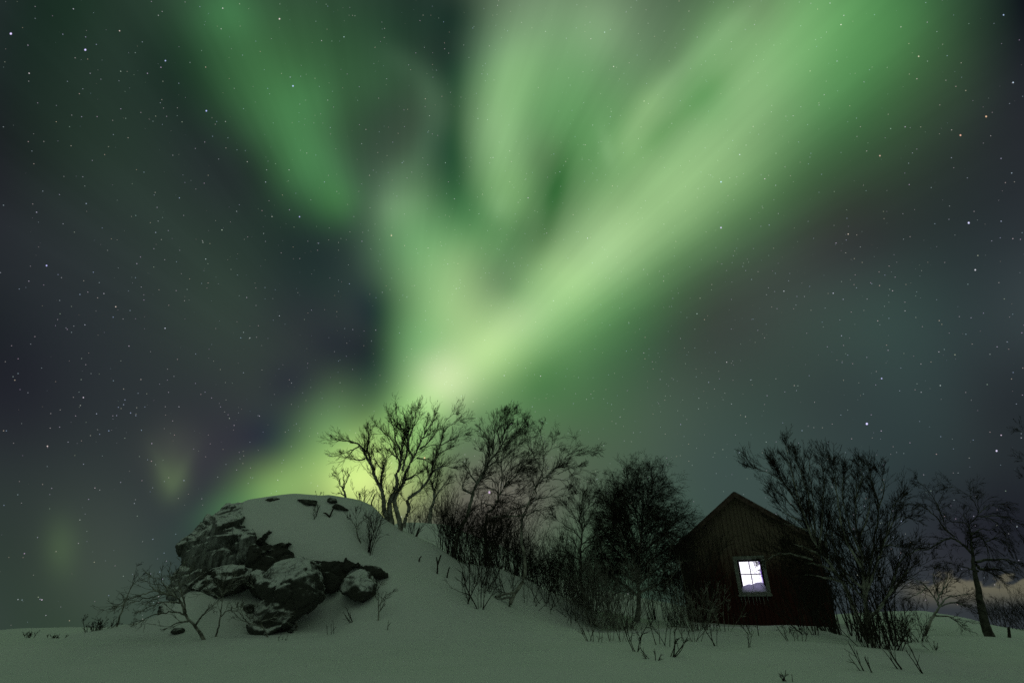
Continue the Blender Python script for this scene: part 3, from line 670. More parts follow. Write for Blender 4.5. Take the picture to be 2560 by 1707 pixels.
def tree(name, label, cat, limbs, Y, width, seed, tw=0.5, dens=9, levels=(5, 4), up=0.05, wob=0.075, start=0.25, group=None, bark=None, twig=None, depth=0.45, tipr=0.004, ang=(0.3, 0.75), sub=0.66, bend=(0, 0, 0), jit=1.2, cut=1.0):
    rs = np.random.RandomState(seed); tb, cb = Bag(), Bag()
    if Y is None:
        Y = hit(*limbs[0][0]) or 15.0
    known = []; base = None
    for li, lp in enumerate(limbs):
        pp = crom(lp, 5 if len(lp) > 2 else 8); pp = pp[:max(4, int(round(len(pp) * cut)))]; n = len(pp)
        pp[1:-1] += rs.normal(0, jit, (n - 2, 2)) * np.linspace(0.6, 1, n - 2)[:, None]
        seg = np.r_[0, np.cumsum(np.linalg.norm(np.diff(pp, axis=0), axis=1))]
        s = scale_at(pp[0][0], pp[0][1], Y); Lm = seg[-1] * s
        if li == 0 or not known: y0, r0 = Y, width * s / 2 * 1.25
        else:
            kk = np.array(known); j = np.argmin((kk[:, 0] - pp[0][0])**2 + (kk[:, 1] - pp[0][1])**2)
            dd_ = math.hypot(kk[j, 0] - pp[0][0], kk[j, 1] - pp[0][1])
            if dd_ > 22: y0, r0 = Y + rs.uniform(-.15, .15), width * s / 2 * 0.95
            else: y0, r0 = kk[j, 2], kk[j, 3] * sub
        slope = rs.uniform(-depth, depth) * (0.3 if li == 0 else 1)
        ys = y0 + slope * seg * s + np.cumsum(rs.normal(0, 0.012, n))
        t = seg / seg[-1]
        rr = np.maximum(tipr, r0 * (1 - t) ** 0.8 + tipr) if li else np.maximum(tipr, r0 * (1 - 0.92 * t ** 0.9))
        W3 = np.array([P(a, b, y) for (a, b), y in zip(pp, ys)])
        if li == 0:
            base = (W3[0][0], W3[0][1], tz(W3[0][0], W3[0][1]) - 0.02)
            W3 = np.vstack([[W3[0][0], W3[0][1], min(W3[0][2], base[2]) - 0.25], W3]); rr = np.r_[rr[0] * 1.25, rr]
        elif dd_ > 22:
            W3 = np.vstack([[W3[0][0], W3[0][1], min(W3[0][2], tz(W3[0][0], W3[0][1])) - 0.2], W3]); rr = np.r_[rr[0] * 1.2, rr]
        tb.add(*tubes(W3[None], rr[None], 8 if rr[0] > 0.03 else 5))
        known += [(a, b, y, r) for (a, b), y, r in zip(pp, ys, rr[-n:])]
        # twigs off this limb
        m = max(3, int(Lm * dens * 1.25)); st = start if li == 0 else 0.08
        tt = st + (1 - st) * rs.uniform(0, 1, m) ** 0.85; W = W3[-n:]
        pos_ = np.array([[np.interp(x, t, W[:, c]) for c in range(3)] for x in tt])
        dr = unit(np.array([[np.interp(x, t, np.gradient(W[:, c])) for c in range(3)] for x in tt]))
        side = unit(np.cross(dr, rs.normal(0, 1, dr.shape))); a = rs.uniform(ang[0], ang[1], m)[:, None]
        d = dr * np.cos(a) + side * np.sin(a)
        L = 1.35 * tw * rs.uniform(0.4, 1.1, m) * (1.1 - 0.35 * tt)
        r = np.maximum(0.0032, np.minimum(0.45 * np.interp(tt, t, rr[-n:]), 0.008))
        # the end of a limb splits into a spray
        e = 4; pos_ = np.vstack([pos_, np.repeat(W[-1:], e, 0)]); d = np.vstack([d, unit(dr[:1] * 0 + (W[-1] - W[-3]) / np.linalg.norm(W[-1] - W[-3]) + rs.normal(0, .35, (e, 3)))])
        L = np.r_[L, tw * rs.uniform(0.2, 0.5, e)]; r = np.r_[r, np.full(e, 0.004)]
        twigs(cb, rs, pos_, d, L, r, levels, wob, up, bend=bend)
    root = empty(name, base)
    tag(root, label, cat, group)
    tb.build('trunk', bark or MBARK, root, base); cb.build('crown', twig or MTWIG, root, base)
    return root
def shrub(name, label, px, py, hpx, n, seed, spread=0.35, lean=0.0, wpx=20, levels=(4, 3), Y=None, group=None, material=None, rad=0.007, up=0.04, wob=0.10, cat='shrub', lo=0.3, ang=(0.35, 0.8), ratio=0.45):
    rs = np.random.RandomState(seed)
    if Y is None: Y = hit(px, py) or 15.0
    s = scale_at(px, py, Y); c = P(px, py, Y); H = hpx * s; w = wpx * s
    x = c.x + rs.uniform(-w, w, n); y = c.y + rs.uniform(-w, w, n) * 0.8
    p = np.stack([x, y, terr(x, y) - 0.06], 1)
    d = np.stack([lean + rs.normal(0, spread, n) + 0.5 * spread * (x - c.x) / max(w, .01), rs.normal(0, spread, n), np.ones(n)], 1)
    L = H * rs.uniform(0.55, 1.1, n); r = rad * rs.uniform(0.6, 1.3, n)
    bag = Bag()
    for lv in range(len(levels) + 1):
        k = (8, 6, 5, 4)[min(lv, 3)]
        pl, dd = walk(rs, p, d, L, k, wob if lv else wob * 0.7, up)
        bag.add(*tubes(pl, np.maximum(r[:, None] * np.linspace(1, 0.4, k)[None], 0.0030), 5 if lv == 0 else 3))
        if lv == len(levels): break
        p, d, L, r = sprout(rs, pl, dd, L, r, levels[lv], lo if lv == 0 else 0.15, ratio, ang)
    loc = (c.x, c.y, tz(c.x, c.y))
    o = bag.build(name, material or MTWIG, None, loc); o.location = loc
    tag(o, label, cat, group)
    return o

Z1 = lambda t: Zp(t, (780, 980), 4.127)
Z2 = lambda t: Zp(t, (1100, 1000), 3.733)
Z4 = lambda t: Zp(t, (1080, 1240), 4.9)
Z5 = lambda t: Zp(t, (1400, 1120), 2.903)
ZR = lambda t: Zp(t, (1860, 1060), 2.45)
ZL = lambda t: Zp(t, (200, 1200), 2.613)

# the big many-stemmed birch on the crest
tree('birch_tree', 'tall gnarled many-stemmed birch on the crest of the snowy knoll, dark against the brightest glow', 'tree', Z1('''
820,1360 800,1220 808,1110 858,1015 880,930 868,850 908,770 920,650 930,550 960,480 980,380 962,280 905,150
915,1385 872,1220 850,1120 880,1030 940,950 946,890 970,830 1010,740 1060,650 1090,580 1140,480 1180,380 1190,290 1235,180 1242,95
940,1395 970,1300 1000,1200 985,1125 1020,1072 1100,1020 1180,930 1222,860 1240,770 1270,680 1300,600 1330,530 1352,440 1378,370 1372,255
790,1340 748,1230 740,1120 715,1000 650,880 615,760 550,650 520,580 480,535 400,512 300,498 220,488 150,535
612,750 592,650 570,590 590,500 580,430 560,335
715,1000 715,880 735,800 752,720 740,660 690,605
735,800 690,760 650,700 600,680 580,625
548,690 490,700 425,690
485,560 400,600 300,642
920,750 880,680 830,640 795,612
880,660 830,570 800,530 740,500
905,590 860,490 850,400 820,300 780,195
860,545 800,460 740,420 690,360 650,350
870,690 868,600
930,810 960,700 980,600 990,500 1030,420 1060,300 1080,200 1130,110
1045,680 1000,590 990,500 940,400 885,300 872,200 880,115
955,905 1030,880 1090,842 1130,820
1090,860 1118,915
1080,680 1150,690 1220,730
1110,590 1200,520 1260,440 1300,370
1160,430 1230,330 1270,230
1222,862 1280,800 1370,765 1420,775 1462,797
1320,560 1390,510 1470,480 1540,450 1600,425
1373,380 1440,330 1500,292 1545,290
1378,300 1440,240 1490,218
1290,640 1360,610 1420,580
970,470 1010,380 1020,280 1040,180
950,500 910,420 880,360
1140,480 1200,440 1230,400'''), 14.55, 12.5, 11, tw=0.40, dens=12, levels=(5, 3), start=0.5, depth=0.4, sub=0.74, ang=(0.15, 0.55), up=0.05, wob=0.06, jit=0.8, cut=0.88)
tree('birch_tree', 'tiny crooked birch standing alone on the crest left of the many-stemmed birch', 'tree', Z1('''
345,1085 325,1005 290,960 285,890 252,848
325,1005 350,930 380,862 370,838
318,995 330,900 318,825
290,955 255,880 222,862
342,1070 315,1052 290,1040'''), 14.3, 5, 12, tw=0.22, dens=8, levels=(3, 2), start=0.45, tipr=0.003)
tree('birch_tree', 'faint slender birch on the far snow bank right of the many-stemmed birch', 'tree', Z1('''
1215,1345 1222,1230 1260,1090 1240,950 1200,870 1190,800
1260,1090 1330,1000 1400,900
1255,1050 1300,900 1312,780
1242,960 1270,860 1280,760'''), 23.5, 9, 13, tw=0.6, dens=8, levels=(5, 4), start=0.4)
# the leaning birches
tree('birch_tree', 'birch leaning right with a long pale trunk rising from behind the shoulder of the knoll', 'tree', Z2('''
132,1445 170,1225 255,1085 300,900 332,800 400,682 450,582 540,480 582,370 602,270 640,130
300,880 215,830 210,790 240,740
430,625 460,540 460,420 440,330 372,262
450,560 490,480 500,400 512,250 530,150
520,500 620,440 700,330 800,210
600,300 640,200 690,130
400,690 430,600 425,520 400,480
400,680 480,600 580,560 680,470 740,420
560,460 620,330 660,240
330,800 390,720 430,690
345,770 280,690 250,600
560,420 540,300 560,200
600,280 590,190 610,110'''), 15.4, 10.5, 21, tw=0.42, dens=9, levels=(5, 4), start=0.45, sub=0.66)
tree('birch_tree', 'dark thick-crowned birch between the two leaning birches', 'tree', Z2('''
425,1480 430,1100 500,1000 560,880 622,780 700,682 800,652
560,880 580,720 570,560 612,430 690,330 722,250
540,920 540,800 480,735 430,735
600,820 680,770 780,740 860,700
560,880 500,830 420,810 370,830
500,1000 420,960 360,970
600,800 640,680 720,600 800,560
575,700 660,560 740,500
620,790 720,700 830,640
610,760 700,660 810,600
575,640 520,540 500,430
560,880 660,880 760,850
530,950 640,950 720,900'''), 16.8, 8, 22, tw=0.55, dens=10, levels=(5, 4), start=0.45, sub=0.7, up=0.0)
tree('birch_tree', 'slim birch bending right from the snow slope, its longest limb drooping towards the dense tree', 'tree', [[(1272, 1515), (1288, 1482), (1310, 1445), (1312, 1400), (1304, 1345), (1305, 1300), (1315, 1272), (1329, 1240), (1343, 1212), (1368, 1188), (1396, 1165), (1420, 1140), (1450, 1125), (1482, 1129)]] + Z2('''
958,735 950,680 920,600 862,480 820,280
950,680 972,560 960,420 940,300 962,230
990,765 1020,690 1100,600 1130,500
890,922 1000,905 1180,897
800,1072 680,1080 560,1085 470,1100
800,985 650,1035 590,1090
1050,742 1180,752 1250,832
900,870 880,780 820,720
1100,690 1200,640 1300,620
960,520 1040,440 1090,330
880,500 820,420 800,330
1180,600 1220,680 1230,760
800,1080 900,1030 1000,1000''') + Z4('''
990,1240 870,1250 760,1330 720,1345
1000,1180 880,1200 700,1280 560,1330'''), None, 8, 23, tw=0.45, dens=8, levels=(5, 4), start=0.35, up=-0.02)
tree('birch_tree', 'spindly birch with a loose crown just left of the dense tree', 'tree', Z5('''
165,1080 150,900 148,760 160,600 142,520 165,345
150,660 100,600 60,575 -20,520
160,610 210,520 240,430
142,540 90,470 60,430
150,760 230,680 280,560
155,820 60,760 20,690
165,480 210,420 230,380
150,700 250,640 320,640
155,900 220,820 260,740'''), 18.0, 7, 24, tw=0.6, dens=10, levels=(5, 4), start=0.3)
tree('dense_tree', 'broad dense-crowned tree left of the cabin, darkest of the grove', 'tree', Z5('''
560,1260 575,1110 560,930 580,720 600,510 608,320 620,160
575,1000 480,800 400,560 340,380 250,300
580,800 500,560 440,380 400,240
590,650 540,420 500,260 470,160
605,420 570,260 560,130
605,480 660,330 670,220 660,120
600,560 700,400 740,290 760,250
590,660 720,520 800,400 850,430
585,760 740,640 860,520 920,540
580,860 740,760 850,680 900,640
570,980 700,880 800,800 880,790
575,1050 720,980 800,940 850,930
570,920 440,780 340,640 300,500
570,980 420,880 320,780 280,650
575,1080 450,980 340,900 280,800
585,700 480,640 380,480 370,330
600,500 520,420 430,300
560,900 620,760 700,620 720,480
560,940 520,760 480,620 460,470
590,600 640,520 660,420'''), None, 11, 25, tw=0.62, dens=24, cut=0.85, levels=(6, 5), start=0.25, up=-0.04, depth=0.9, sub=0.66, wob=0.12)
# the trees right of the cabin
tree('willow_tree', 'tall many-stemmed tree rising over the right slope of the cabin roof', 'tree', ZR('''
770,1345 742,1290 700,1190 650,1070 600,960 530,860 470,770 420,700 380,600 330,480 230,340 150,210 90,160
420,700 340,480 300,330 262,180 250,60
440,730 400,560 390,420 330,250 300,75
440,730 430,560 420,430 400,300 402,95
460,760 480,600 482,480 490,330 445,150
330,540 240,440 170,400
230,345 130,290 30,260
300,430 220,320 170,230
380,600 280,560 200,470
400,650 300,620 230,600
510,830 500,700 520,560 510,440
480,800 360,750 290,730
420,830 250,790 165,815 108,868
560,900 420,850 310,870
600,960 460,930 350,920'''), None, 11, 31, tw=0.42, dens=10, levels=(5, 4), cut=0.88, ang=(0.15, 0.5), start=0.35, depth=0.5, sub=0.72, up=0.06)
tree('willow_tree', 'second tall many-stemmed tree right of the cabin, with the widest dark crown', 'tree', ZR('''
800,1370 760,1230 735,1010 720,800 682,600 690,400 650,155
745,1000 800,700 822,500 770,310 752,215
742,1060 830,800 880,650 925,480 1000,475
732,900 620,700 580,500 552,300 540,205
720,800 640,600 602,420 620,250
760,1200 880,1050 950,850 1040,780 1120,750
850,740 930,580 1010,570
700,700 760,560 770,400
735,1010 600,880 540,700 530,560
780,780 880,740 980,760
745,1080 640,960 580,860
830,1120 920,1000 1000,900 1060,850
740,950 700,800 640,700
690,450 720,330 700,240
820,520 860,400 830,300'''), None, 10, 32, tw=0.44, dens=10, levels=(5, 4), cut=0.88, ang=(0.15, 0.5), start=0.25, depth=0.5, sub=0.75, up=0.05)
tree('willow_tree', 'small leaning tree left of the lone tree, its crown over the orange cloud', 'tree', ZR('''
1110,1295 1140,1205 1190,1130 1192,1060 1232,1000 1290,930
1190,1130 1245,1060 1390,1040
1190,1100 1120,1000 1050,950 990,930
1165,1170 1260,1180 1320,1210
1195,1060 1160,950 1170,890
1215,1020 1240,930 1230,890
1120,1000 1060,1040 1000,1060
1190,1120 1290,1090 1400,1120'''), None, 7.5, 33, tw=0.42, dens=9, levels=(4, 3), start=0.35, up=0.0)
tree('lone_tree', 'lone crooked tree at the right with bare twisted limbs and a bare straight trunk', 'tree', ZR('''
1510,1312 1470,1200 1442,1040 1412,900 1400,800 1390,680 1380,615
1395,790 1340,740 1280,702 1200,720 1110,772 1040,740
1290,692 1230,640 1180,572 1090,500 970,490
1225,600 1180,480 1120,400 1058,340
1380,622 1340,600 1260,592 1210,540 1110,490
1368,590 1350,565 1345,528
1385,610 1432,552 1420,500 1380,440 1290,390 1245,385
1432,550 1500,500 1600,500
1438,540 1430,470 1415,425
1398,690 1460,700 1500,800 1490,850
1420,845 1500,830 1600,830 1690,855
1420,860 1460,890 1560,890 1640,925
1430,560 1500,575 1590,650 1620,760
1450,570 1540,560 1640,600 1700,700
1480,720 1560,700 1640,760
1390,680 1450,640 1520,650
1435,900 1380,885 1330,870'''), None, 19, 34, tw=0.42, dens=8, levels=(5, 4), start=0.7, sub=0.78, bark=MBARKD, up=-0.06, bend=(0.5, 0, 0))
tree('bare_tree', 'tree mostly out of view, branch tips reaching in from the right border', 'tree', [[(2680, 1620), (2675, 1500), (2668, 1380), (2650, 1250), (2655, 1120), (2640, 1030)], [(2655, 1200), (2600, 1160), (2556, 1152)], [(2652, 1150), (2610, 1110), (2552, 1078)], [(2655, 1250), (2600, 1210), (2556, 1192)], [(2660, 1300), (2610, 1300), (2570, 1310)]], 15.0, 13, 35, tw=0.38, dens=7, levels=(4, 3), start=0.4)
# small trees at the foot of the rocks
tree('bent_birch', 'wind-bent little birch before the rocks, arching left over the snow', 'tree', ZL('''
812,1042 752,950 692,882 662,802 636,768 600,750 540,746 480,760 400,780 330,800 262,822
690,880 682,800 662,740 650,680 640,622
752,950 800,880 850,830
692,882 620,860 520,870 430,902 378,932
640,770 560,700 522,642 472,632
650,690 700,650 722,602
600,750 500,720 430,740 330,770 245,818
662,802 560,790 470,820 400,850
660,740 610,690 590,640
540,746 470,700 440,660
720,915 640,930 580,960'''), None, 7, 41, tw=0.28, dens=7, levels=(3, 2), start=0.4, bark=MFROST, twig=MFROST, up=0.03, depth=0.6)
tree('birch_sapling', 'thin frosted sapling in front of the long slab', 'sapling', ZL('''
885,1022 910,930 930,800 925,720 930,640
925,725 860,662 800,630
930,745 1000,682 1050,650
912,900 960,852 1020,832
930,790 880,740 840,720
928,760 980,700 1000,640'''), None, 4, 42, tw=0.26, dens=8, levels=(3, 2), start=0.3, bark=MFROST, twig=MFROST)
tree('birch_sapling', 'forked frosted sapling growing against the right side of the big boulder', 'sapling', ZL('''
1414,972 1405,900 1350,870 1300,820 1255,760 1222,715
1414,970 1420,880 1430,800 1405,720
1420,880 1450,800 1460,700
1390,930 1330,890 1250,850 1200,850
1260,765 1180,720 1120,690
1300,820 1290,740 1260,700'''), None, 4.5, 43, tw=0.24, dens=8, levels=(3, 2), start=0.3, bark=MFROST, twig=MFROST)
tree('birch_sapling', 'low frosted sapling spreading left in front of the dark foot of the big boulder', 'sapling', ZL('''
1232,1032 1190,950 1180,920 1140,905
1190,960 1100,930 1040,900 1000,862
1180,925 1260,900 1330,880
1100,930 1060,880 1050,840'''), None, 3.5, 44, tw=0.22, dens=8, levels=(3, 2), start=0.3, bark=MFROST, twig=MFROST)
tree('birch_sapling', 'thin leaning sapling at the left edge of the rocks against the open sky', 'sapling', ZL('''
240,955 275,850 310,760 340,680 365,590 372,560
340,690 380,650 410,620
312,760 270,800 230,830'''), None, 4, 45, tw=0.2, dens=5, levels=(3,), start=0.35)
tree('birch_sapling', 'thin sapling standing in clean snow right of the round boulder', 'sapling', ZL('''
1948,915 1950,820 1945,740 1930,690 1905,640
1948,830 1990,760 2040,730
1950,860 1985,820 1990,790
1946,780 1920,750
1940,720 1960,680'''), None, 3.2, 46, tw=0.22, dens=6, levels=(3,), start=0.3)
tree('birch_sapling', 'pale little sapling high on the snow of the knoll below the crest', 'sapling', ZL('''
1832,402 1812,350 1808,290 1800,210
1808,300 1850,260 1870,250
1808,320 1780,270 1765,250'''), None, 3.2, 47, tw=0.24, dens=6, levels=(3, 2), start=0.25)
# ------------------------------------------------------------------ shrubs and sticks
SH = [
 # name, label, px, py, height px, stems, seed, options
 ('shrub', 'upright dark shrub with a fan of stems on the open snow of the knoll', 925, 1378, 108, 16, 51, dict(spread=.22, lean=.12, wpx=6, levels=(4, 2))),
 ('shrub', 'small faint bush on the snow horizon at the far left', 72, 1592, 26, 8, 52, dict(spread=.6, wpx=8, lean=-.2)),
 ('shrub', 'low flat bush on the snow horizon second from the far left', 138, 1594, 22, 10, 53, dict(spread=.9, wpx=16)),
 ('shrub', 'fuzzy rounded bush on the snow horizon left of the leaning sapling', 245, 1578, 48, 16, 54, dict(spread=.7, wpx=22, levels=(5, 3))),
 ('shrub', 'fine pale bush on the crest between the tiny birch and the many-stemmed birch', 905, 1252, 42, 14, 55, dict(spread=.5, wpx=10, Y=14.45)),
 ('shrub', 'thin bush behind the left stem of the many-stemmed birch', 962, 1285, 95, 12, 56, dict(spread=.3, wpx=10, Y=15.2)),
 ('shrub', 'short tangle of stems at the right foot of the many-stemmed birch', 1030, 1345, 62, 14, 57, dict(spread=.4, wpx=12, Y=14.9, levels=(3, 2))),
 ('shrub', 'sparse twigs poking out of the snow beside the ledge stone', 790, 1292, 48, 6, 58, dict(spread=.4, wpx=10, levels=(3,))),
 ('shrub', 'little sprig at the left end of the crest line', 800, 1242, 22, 4, 59, dict(spread=.5, wpx=6, Y=14.4, levels=(3,))),
 ('willow_thicket', 'dense upright thicket where the leaning birch leaves the snow shoulder', 1140, 1400, 150, 69, 61, dict(spread=.28, wpx=22, levels=(4, 3), Y=15.3, wob=.14)),
 ('willow_thicket', 'tall thin stems left of the leaning birch reaching above the far bank', 1108, 1380, 150, 18, 62, dict(spread=.14, wpx=14, levels=(3, 2), Y=15.6)),
 ('willow_thicket', 'dark tangled thicket under the thick-crowned birch', 1195, 1425, 165, 83, 63, dict(spread=.34, wpx=34, levels=(4, 3), Y=15.7, wob=.15)),
 ('willow_thicket', 'upright thicket between the thick-crowned birch and the slim bending birch', 1258, 1435, 160, 73, 64, dict(spread=.32, wpx=34, levels=(4, 3), Y=16.3, wob=.15)),
 ('willow_thicket', 'dark thicket directly behind the trunk of the slim bending birch', 1305, 1452, 150, 66, 65, dict(spread=.28, wpx=24, levels=(4, 3), Y=16.6, wob=.15)),
 ('willow_thicket', 'dark brown low thicket right of the slim bending birch', 1362, 1478, 110, 96, 66, dict(spread=.42, wpx=34, levels=(4, 3), Y=17.1, wob=.15)),
 ('willow_thicket', 'fan-shaped thicket below the spindly birch', 1408, 1492, 150, 56, 67, dict(spread=.3, wpx=20, levels=(4, 2), Y=17.8)),
 ('willow_thicket', 'tangled thicket under the left side of the dense tree', 1462, 1512, 150, 90, 68, dict(spread=.28, wpx=30, levels=(4, 3), Y=17.4)),
 ('willow_thicket', 'frosted crossing stems in front of the dense tree, lowest left', 1500, 1562, 150, 56, 69, dict(spread=.4, wpx=28, levels=(4, 3), material=MFROST)),
 ('willow_thicket', 'frosted crossing stems at the foot of the dense tree trunk', 1556, 1566, 200, 60, 70, dict(spread=.42, wpx=30, levels=(4, 3), material=MFROST)),
 ('willow_thicket', 'dark stems right of the dense tree trunk before the open snow', 1648, 1545, 170, 40, 71, dict(spread=.3, wpx=34, levels=(4, 3), Y=18.5)),
 ('willow_thicket', 'tangled stems leaning on the left corner of the cabin', 1700, 1562, 220, 40, 72, dict(spread=.3, wpx=22, levels=(5, 3), lean=-.05)),
 ('willow_thicket', 'pale frosted shrub before the left end of the cabin wall', 1745, 1582, 150, 24, 73, dict(spread=.4, wpx=18, levels=(4, 3), material=MFROST, lean=.1)),
 ('shrub', 'shrub of curved stems low on the slope below the thick-crowned birch', 1185, 1512, 130, 9, 74, dict(spread=.5, wpx=30, levels=(4, 3), rad=.012)),
 ('shrub', 'thin stick shrub in the snow left of the curved stems', 1158, 1488, 78, 3, 75, dict(spread=.45, wpx=6, levels=(4, 2), lean=-.5)),
 ('shrub', 'tiny sprigs right of the foot of the slim bending birch', 1325, 1505, 34, 8, 76, dict(spread=.6, wpx=22, levels=(3,))),
 ('shrub', 'forked twig shrub standing in the open snow before the dense tree', 1588, 1622, 100, 4, 77, dict(spread=.4, wpx=5, levels=(5, 2), rad=.010, wob=.16)),
 ('shrub', 'low crooked branch shrub lying toward the cabin in the front snow', 1680, 1632, 70, 4, 78, dict(spread=.5, lean=.8, wpx=5, levels=(4, 2), rad=.010)),
 ('shrub', 'pair of thin sprigs in clean snow left of the frosted stems', 1428, 1556, 44, 4, 79, dict(spread=.3, wpx=14, levels=(3,))),
 ('shrub', 'thin upright twigs in the snow midway between the dense tree and the cabin', 1650, 1604, 70, 5, 80, dict(spread=.25, wpx=24, levels=(3, 2))),
 ('shrub', 'crooked dark shrub leaning across the cabin wall below the window', 1885, 1590, 110, 3, 81, dict(spread=.3, lean=-.35, wpx=10, levels=(4, 2), rad=.011)),
 ('shrub', 'thin arching twigs before the cabin wall left of the window', 1805, 1584, 120, 6, 82, dict(spread=.35, lean=-.2, wpx=16, levels=(4, 3), material=MFROST)),
 ('shrub', 'dark arching shrub before the right half of the cabin wall', 2032, 1594, 130, 9, 83, dict(spread=.4, lean=-.3, wpx=16, levels=(4, 3), rad=.010)),
 ('shrub', 'wiry bush in front of the right corner of the cabin', 2085, 1590, 170, 16, 84, dict(spread=.35, lean=-.1, wpx=22, levels=(5, 3), rad=.010)),
 ('shrub', 'stub-like sprigs along the snow under the cabin wall', 1975, 1588, 34, 7, 85, dict(spread=.5, wpx=40, levels=(3,))),
 ('willow_thicket', 'fine leafless twigs rising before the cabin wall left of the window', 1752, 1578, 240, 16, 103, dict(spread=.16, wpx=30, levels=(6, 5), lean=.05, rad=.008)),
 ('willow_thicket', 'fine leafless twigs rising before the cabin wall right of the window', 2025, 1582, 250, 18, 104, dict(spread=.22, wpx=36, levels=(6, 5), lean=-.1, rad=.008)),
 ('willow_thicket', 'tall upright stems hiding the right corner of the cabin', 2105, 1592, 270, 26, 105, dict(spread=.13, wpx=42, levels=(5, 4), rad=.011, lean=-.03)),
 ('willow_thicket', 'tall upright stems crowded between the trunks of the two tall trees', 2195, 1612, 300, 26, 106, dict(spread=.15, wpx=46, levels=(5, 4), rad=.011)),
 ('shrub', 'fine frosted twigs in the snow before the lowest left frosted stems', 1490, 1602, 60, 7, 107, dict(spread=.45, wpx=24, levels=(4, 2), material=MFROST)),
 ('shrub', 'fine frosted twigs low before the foot of the dense tree', 1545, 1598, 80, 8, 108, dict(spread=.45, wpx=26, levels=(4, 3), material=MFROST)),
 ('shrub', 'scrubby frosted twigs in the gap before the left cabin corner', 1725, 1600, 90, 9, 109, dict(spread=.45, wpx=24, levels=(4, 3), material=MFROST)),
 ('shrub', 'thin crooked sapling leaning right before the left cabin wall', 1790, 1606, 110, 3, 110, dict(spread=.3, lean=-.2, wpx=6, levels=(4, 2), rad=.009)),
 ('shrub', 'small broken twigs low in the snow between the forked twig shrub and the crooked branch', 1630, 1642, 40, 5, 111, dict(spread=.6, wpx=20, levels=(3,))),
 ('shrub', 'single bare twig in the snow in front of the cabin window', 1870, 1612, 46, 3, 112, dict(spread=.4, wpx=10, levels=(2,))),
 ('shrub', 'low wiry twigs in the snow before the right half of the cabin', 1995, 1606, 56, 6, 113, dict(spread=.5, wpx=22, levels=(3, 2))),
 ('shrub', 'thin arching twigs rising across the lower panes of the lit window', 1868, 1574, 105, 3, 114, dict(spread=.22, wpx=8, levels=(5, 2), rad=.006, wob=.16)),
 ('willow_thicket', 'loose tangled bush spilling down the slope from under the thick-crowned birch', 1206, 1468, 150, 20, 115, dict(spread=.4, wpx=22, levels=(5, 3), wob=.16, rad=.009)),
 ('willow_thicket', 'loose bush on the slope just left of the slim bending birch trunk', 1262, 1482, 120, 14, 116, dict(spread=.5, wpx=24, levels=(5, 3), wob=.16, lean=-.1)),
 ('willow_thicket', 'ragged bush on the slope right of the slim bending birch trunk', 1352, 1500, 120, 18, 117, dict(spread=.5, wpx=30, levels=(5, 3), wob=.16)),
 ('willow_thicket', 'ragged low bush on the slope below the spindly birch', 1412, 1524, 110, 18, 118, dict(spread=.5, wpx=28, levels=(5, 3), wob=.16)),
 ('willow_thicket', 'ragged frosted bush at the foot of the slope left of the frosted stems', 1462, 1548, 120, 18, 119, dict(spread=.5, wpx=26, levels=(5, 3), wob=.16, material=MFROST)),
 ('willow_thicket', 'thicket at the feet of the two tall many-stemmed trees', 2205, 1625, 120, 40, 86, dict(spread=.4, wpx=40, levels=(4, 3))),
 ('willow_thicket', 'low dark brush right of the tall trees on the near snow', 2275, 1600, 80, 34, 87, dict(spread=.5, wpx=32, levels=(4, 2))),
 ('shrub', 'bare leaning stems in the front snow below the tall trees, left pair', 2165, 1682, 90, 4, 88, dict(spread=.25, lean=-.5, wpx=18, levels=(3,), rad=.008)),
 ('shrub', 'bare leaning stems in the front snow below the tall trees, middle pair', 2258, 1668, 80, 4, 89, dict(spread=.2, lean=-.35, wpx=16, levels=(3,), rad=.008)),
 ('shrub', 'bare leaning stem in the front snow below the tall trees, right one', 2312, 1678, 90, 2, 90, dict(spread=.15, lean=-.25, wpx=4, levels=(3,), rad=.008)),
 ('shrub', 'little tuft of twigs nearest the bottom border right of the middle', 1968, 1690, 26, 6, 91, dict(spread=.4, lean=-.3, wpx=14, levels=(2,))),
 ('shrub', 'small dark sprig alone on the snow left of the lone tree', 2335, 1622, 26, 5, 92, dict(spread=.4, wpx=5, levels=(3,))),
 ('shrub', 'dark bush on the far snow bank behind the small leaning tree', 2255, 1542, 40, 40, 93, dict(spread=.6, wpx=50, levels=(5, 3), Y=26)),
 ('shrub', 'large dark bush on the far bank right of the lone tree', 2520, 1575, 70, 60, 94, dict(spread=.5, wpx=46, levels=(5, 4), Y=26)),
 ('shrub', 'dark bush on the far bank at the right border', 2600, 1580, 95, 60, 95, dict(spread=.5, wpx=46, levels=(5, 4), Y=26)),
 ('shrub', 'twigs low in the snow just left of the round boulder', 880, 1552, 40, 4, 96, dict(spread=.5, lean=-.6, wpx=5, levels=(3,))),
 ('shrub', 'pair of thin twigs in clean snow between the big boulder and the round boulder', 824, 1584, 48, 3, 97, dict(spread=.25, lean=-.1, wpx=10, levels=(2,))),
 ('shrub', 'short leaning stick in the snow below the thin sapling', 968, 1574, 40, 2, 98, dict(spread=.15, lean=.1, wpx=4, levels=(1,))),
 ('shrub', 'dark low sprigs in front of the big boulder foot', 690, 1606, 28, 6, 99, dict(spread=.6, wpx=26, levels=(2,))),
 ('shrub', 'thin tree-like stems standing up behind the cabin ridge', 1850, 1300, 130, 5, 100, dict(spread=.2, lean=-.15, wpx=10, levels=(5, 4), Y=24)),
 ('willow_thicket', 'hazy brown brush on the far bank behind the many-stemmed birch', 1090, 1312, 70, 50, 101, dict(spread=.3, wpx=44, levels=(4, 3), Y=25)),
 ('willow_thicket', 'thin brush on the far bank behind the dense tree and its thickets', 1540, 1492, 110, 50, 102, dict(spread=.25, wpx=70, levels=(4, 3), Y=24.5)),
]
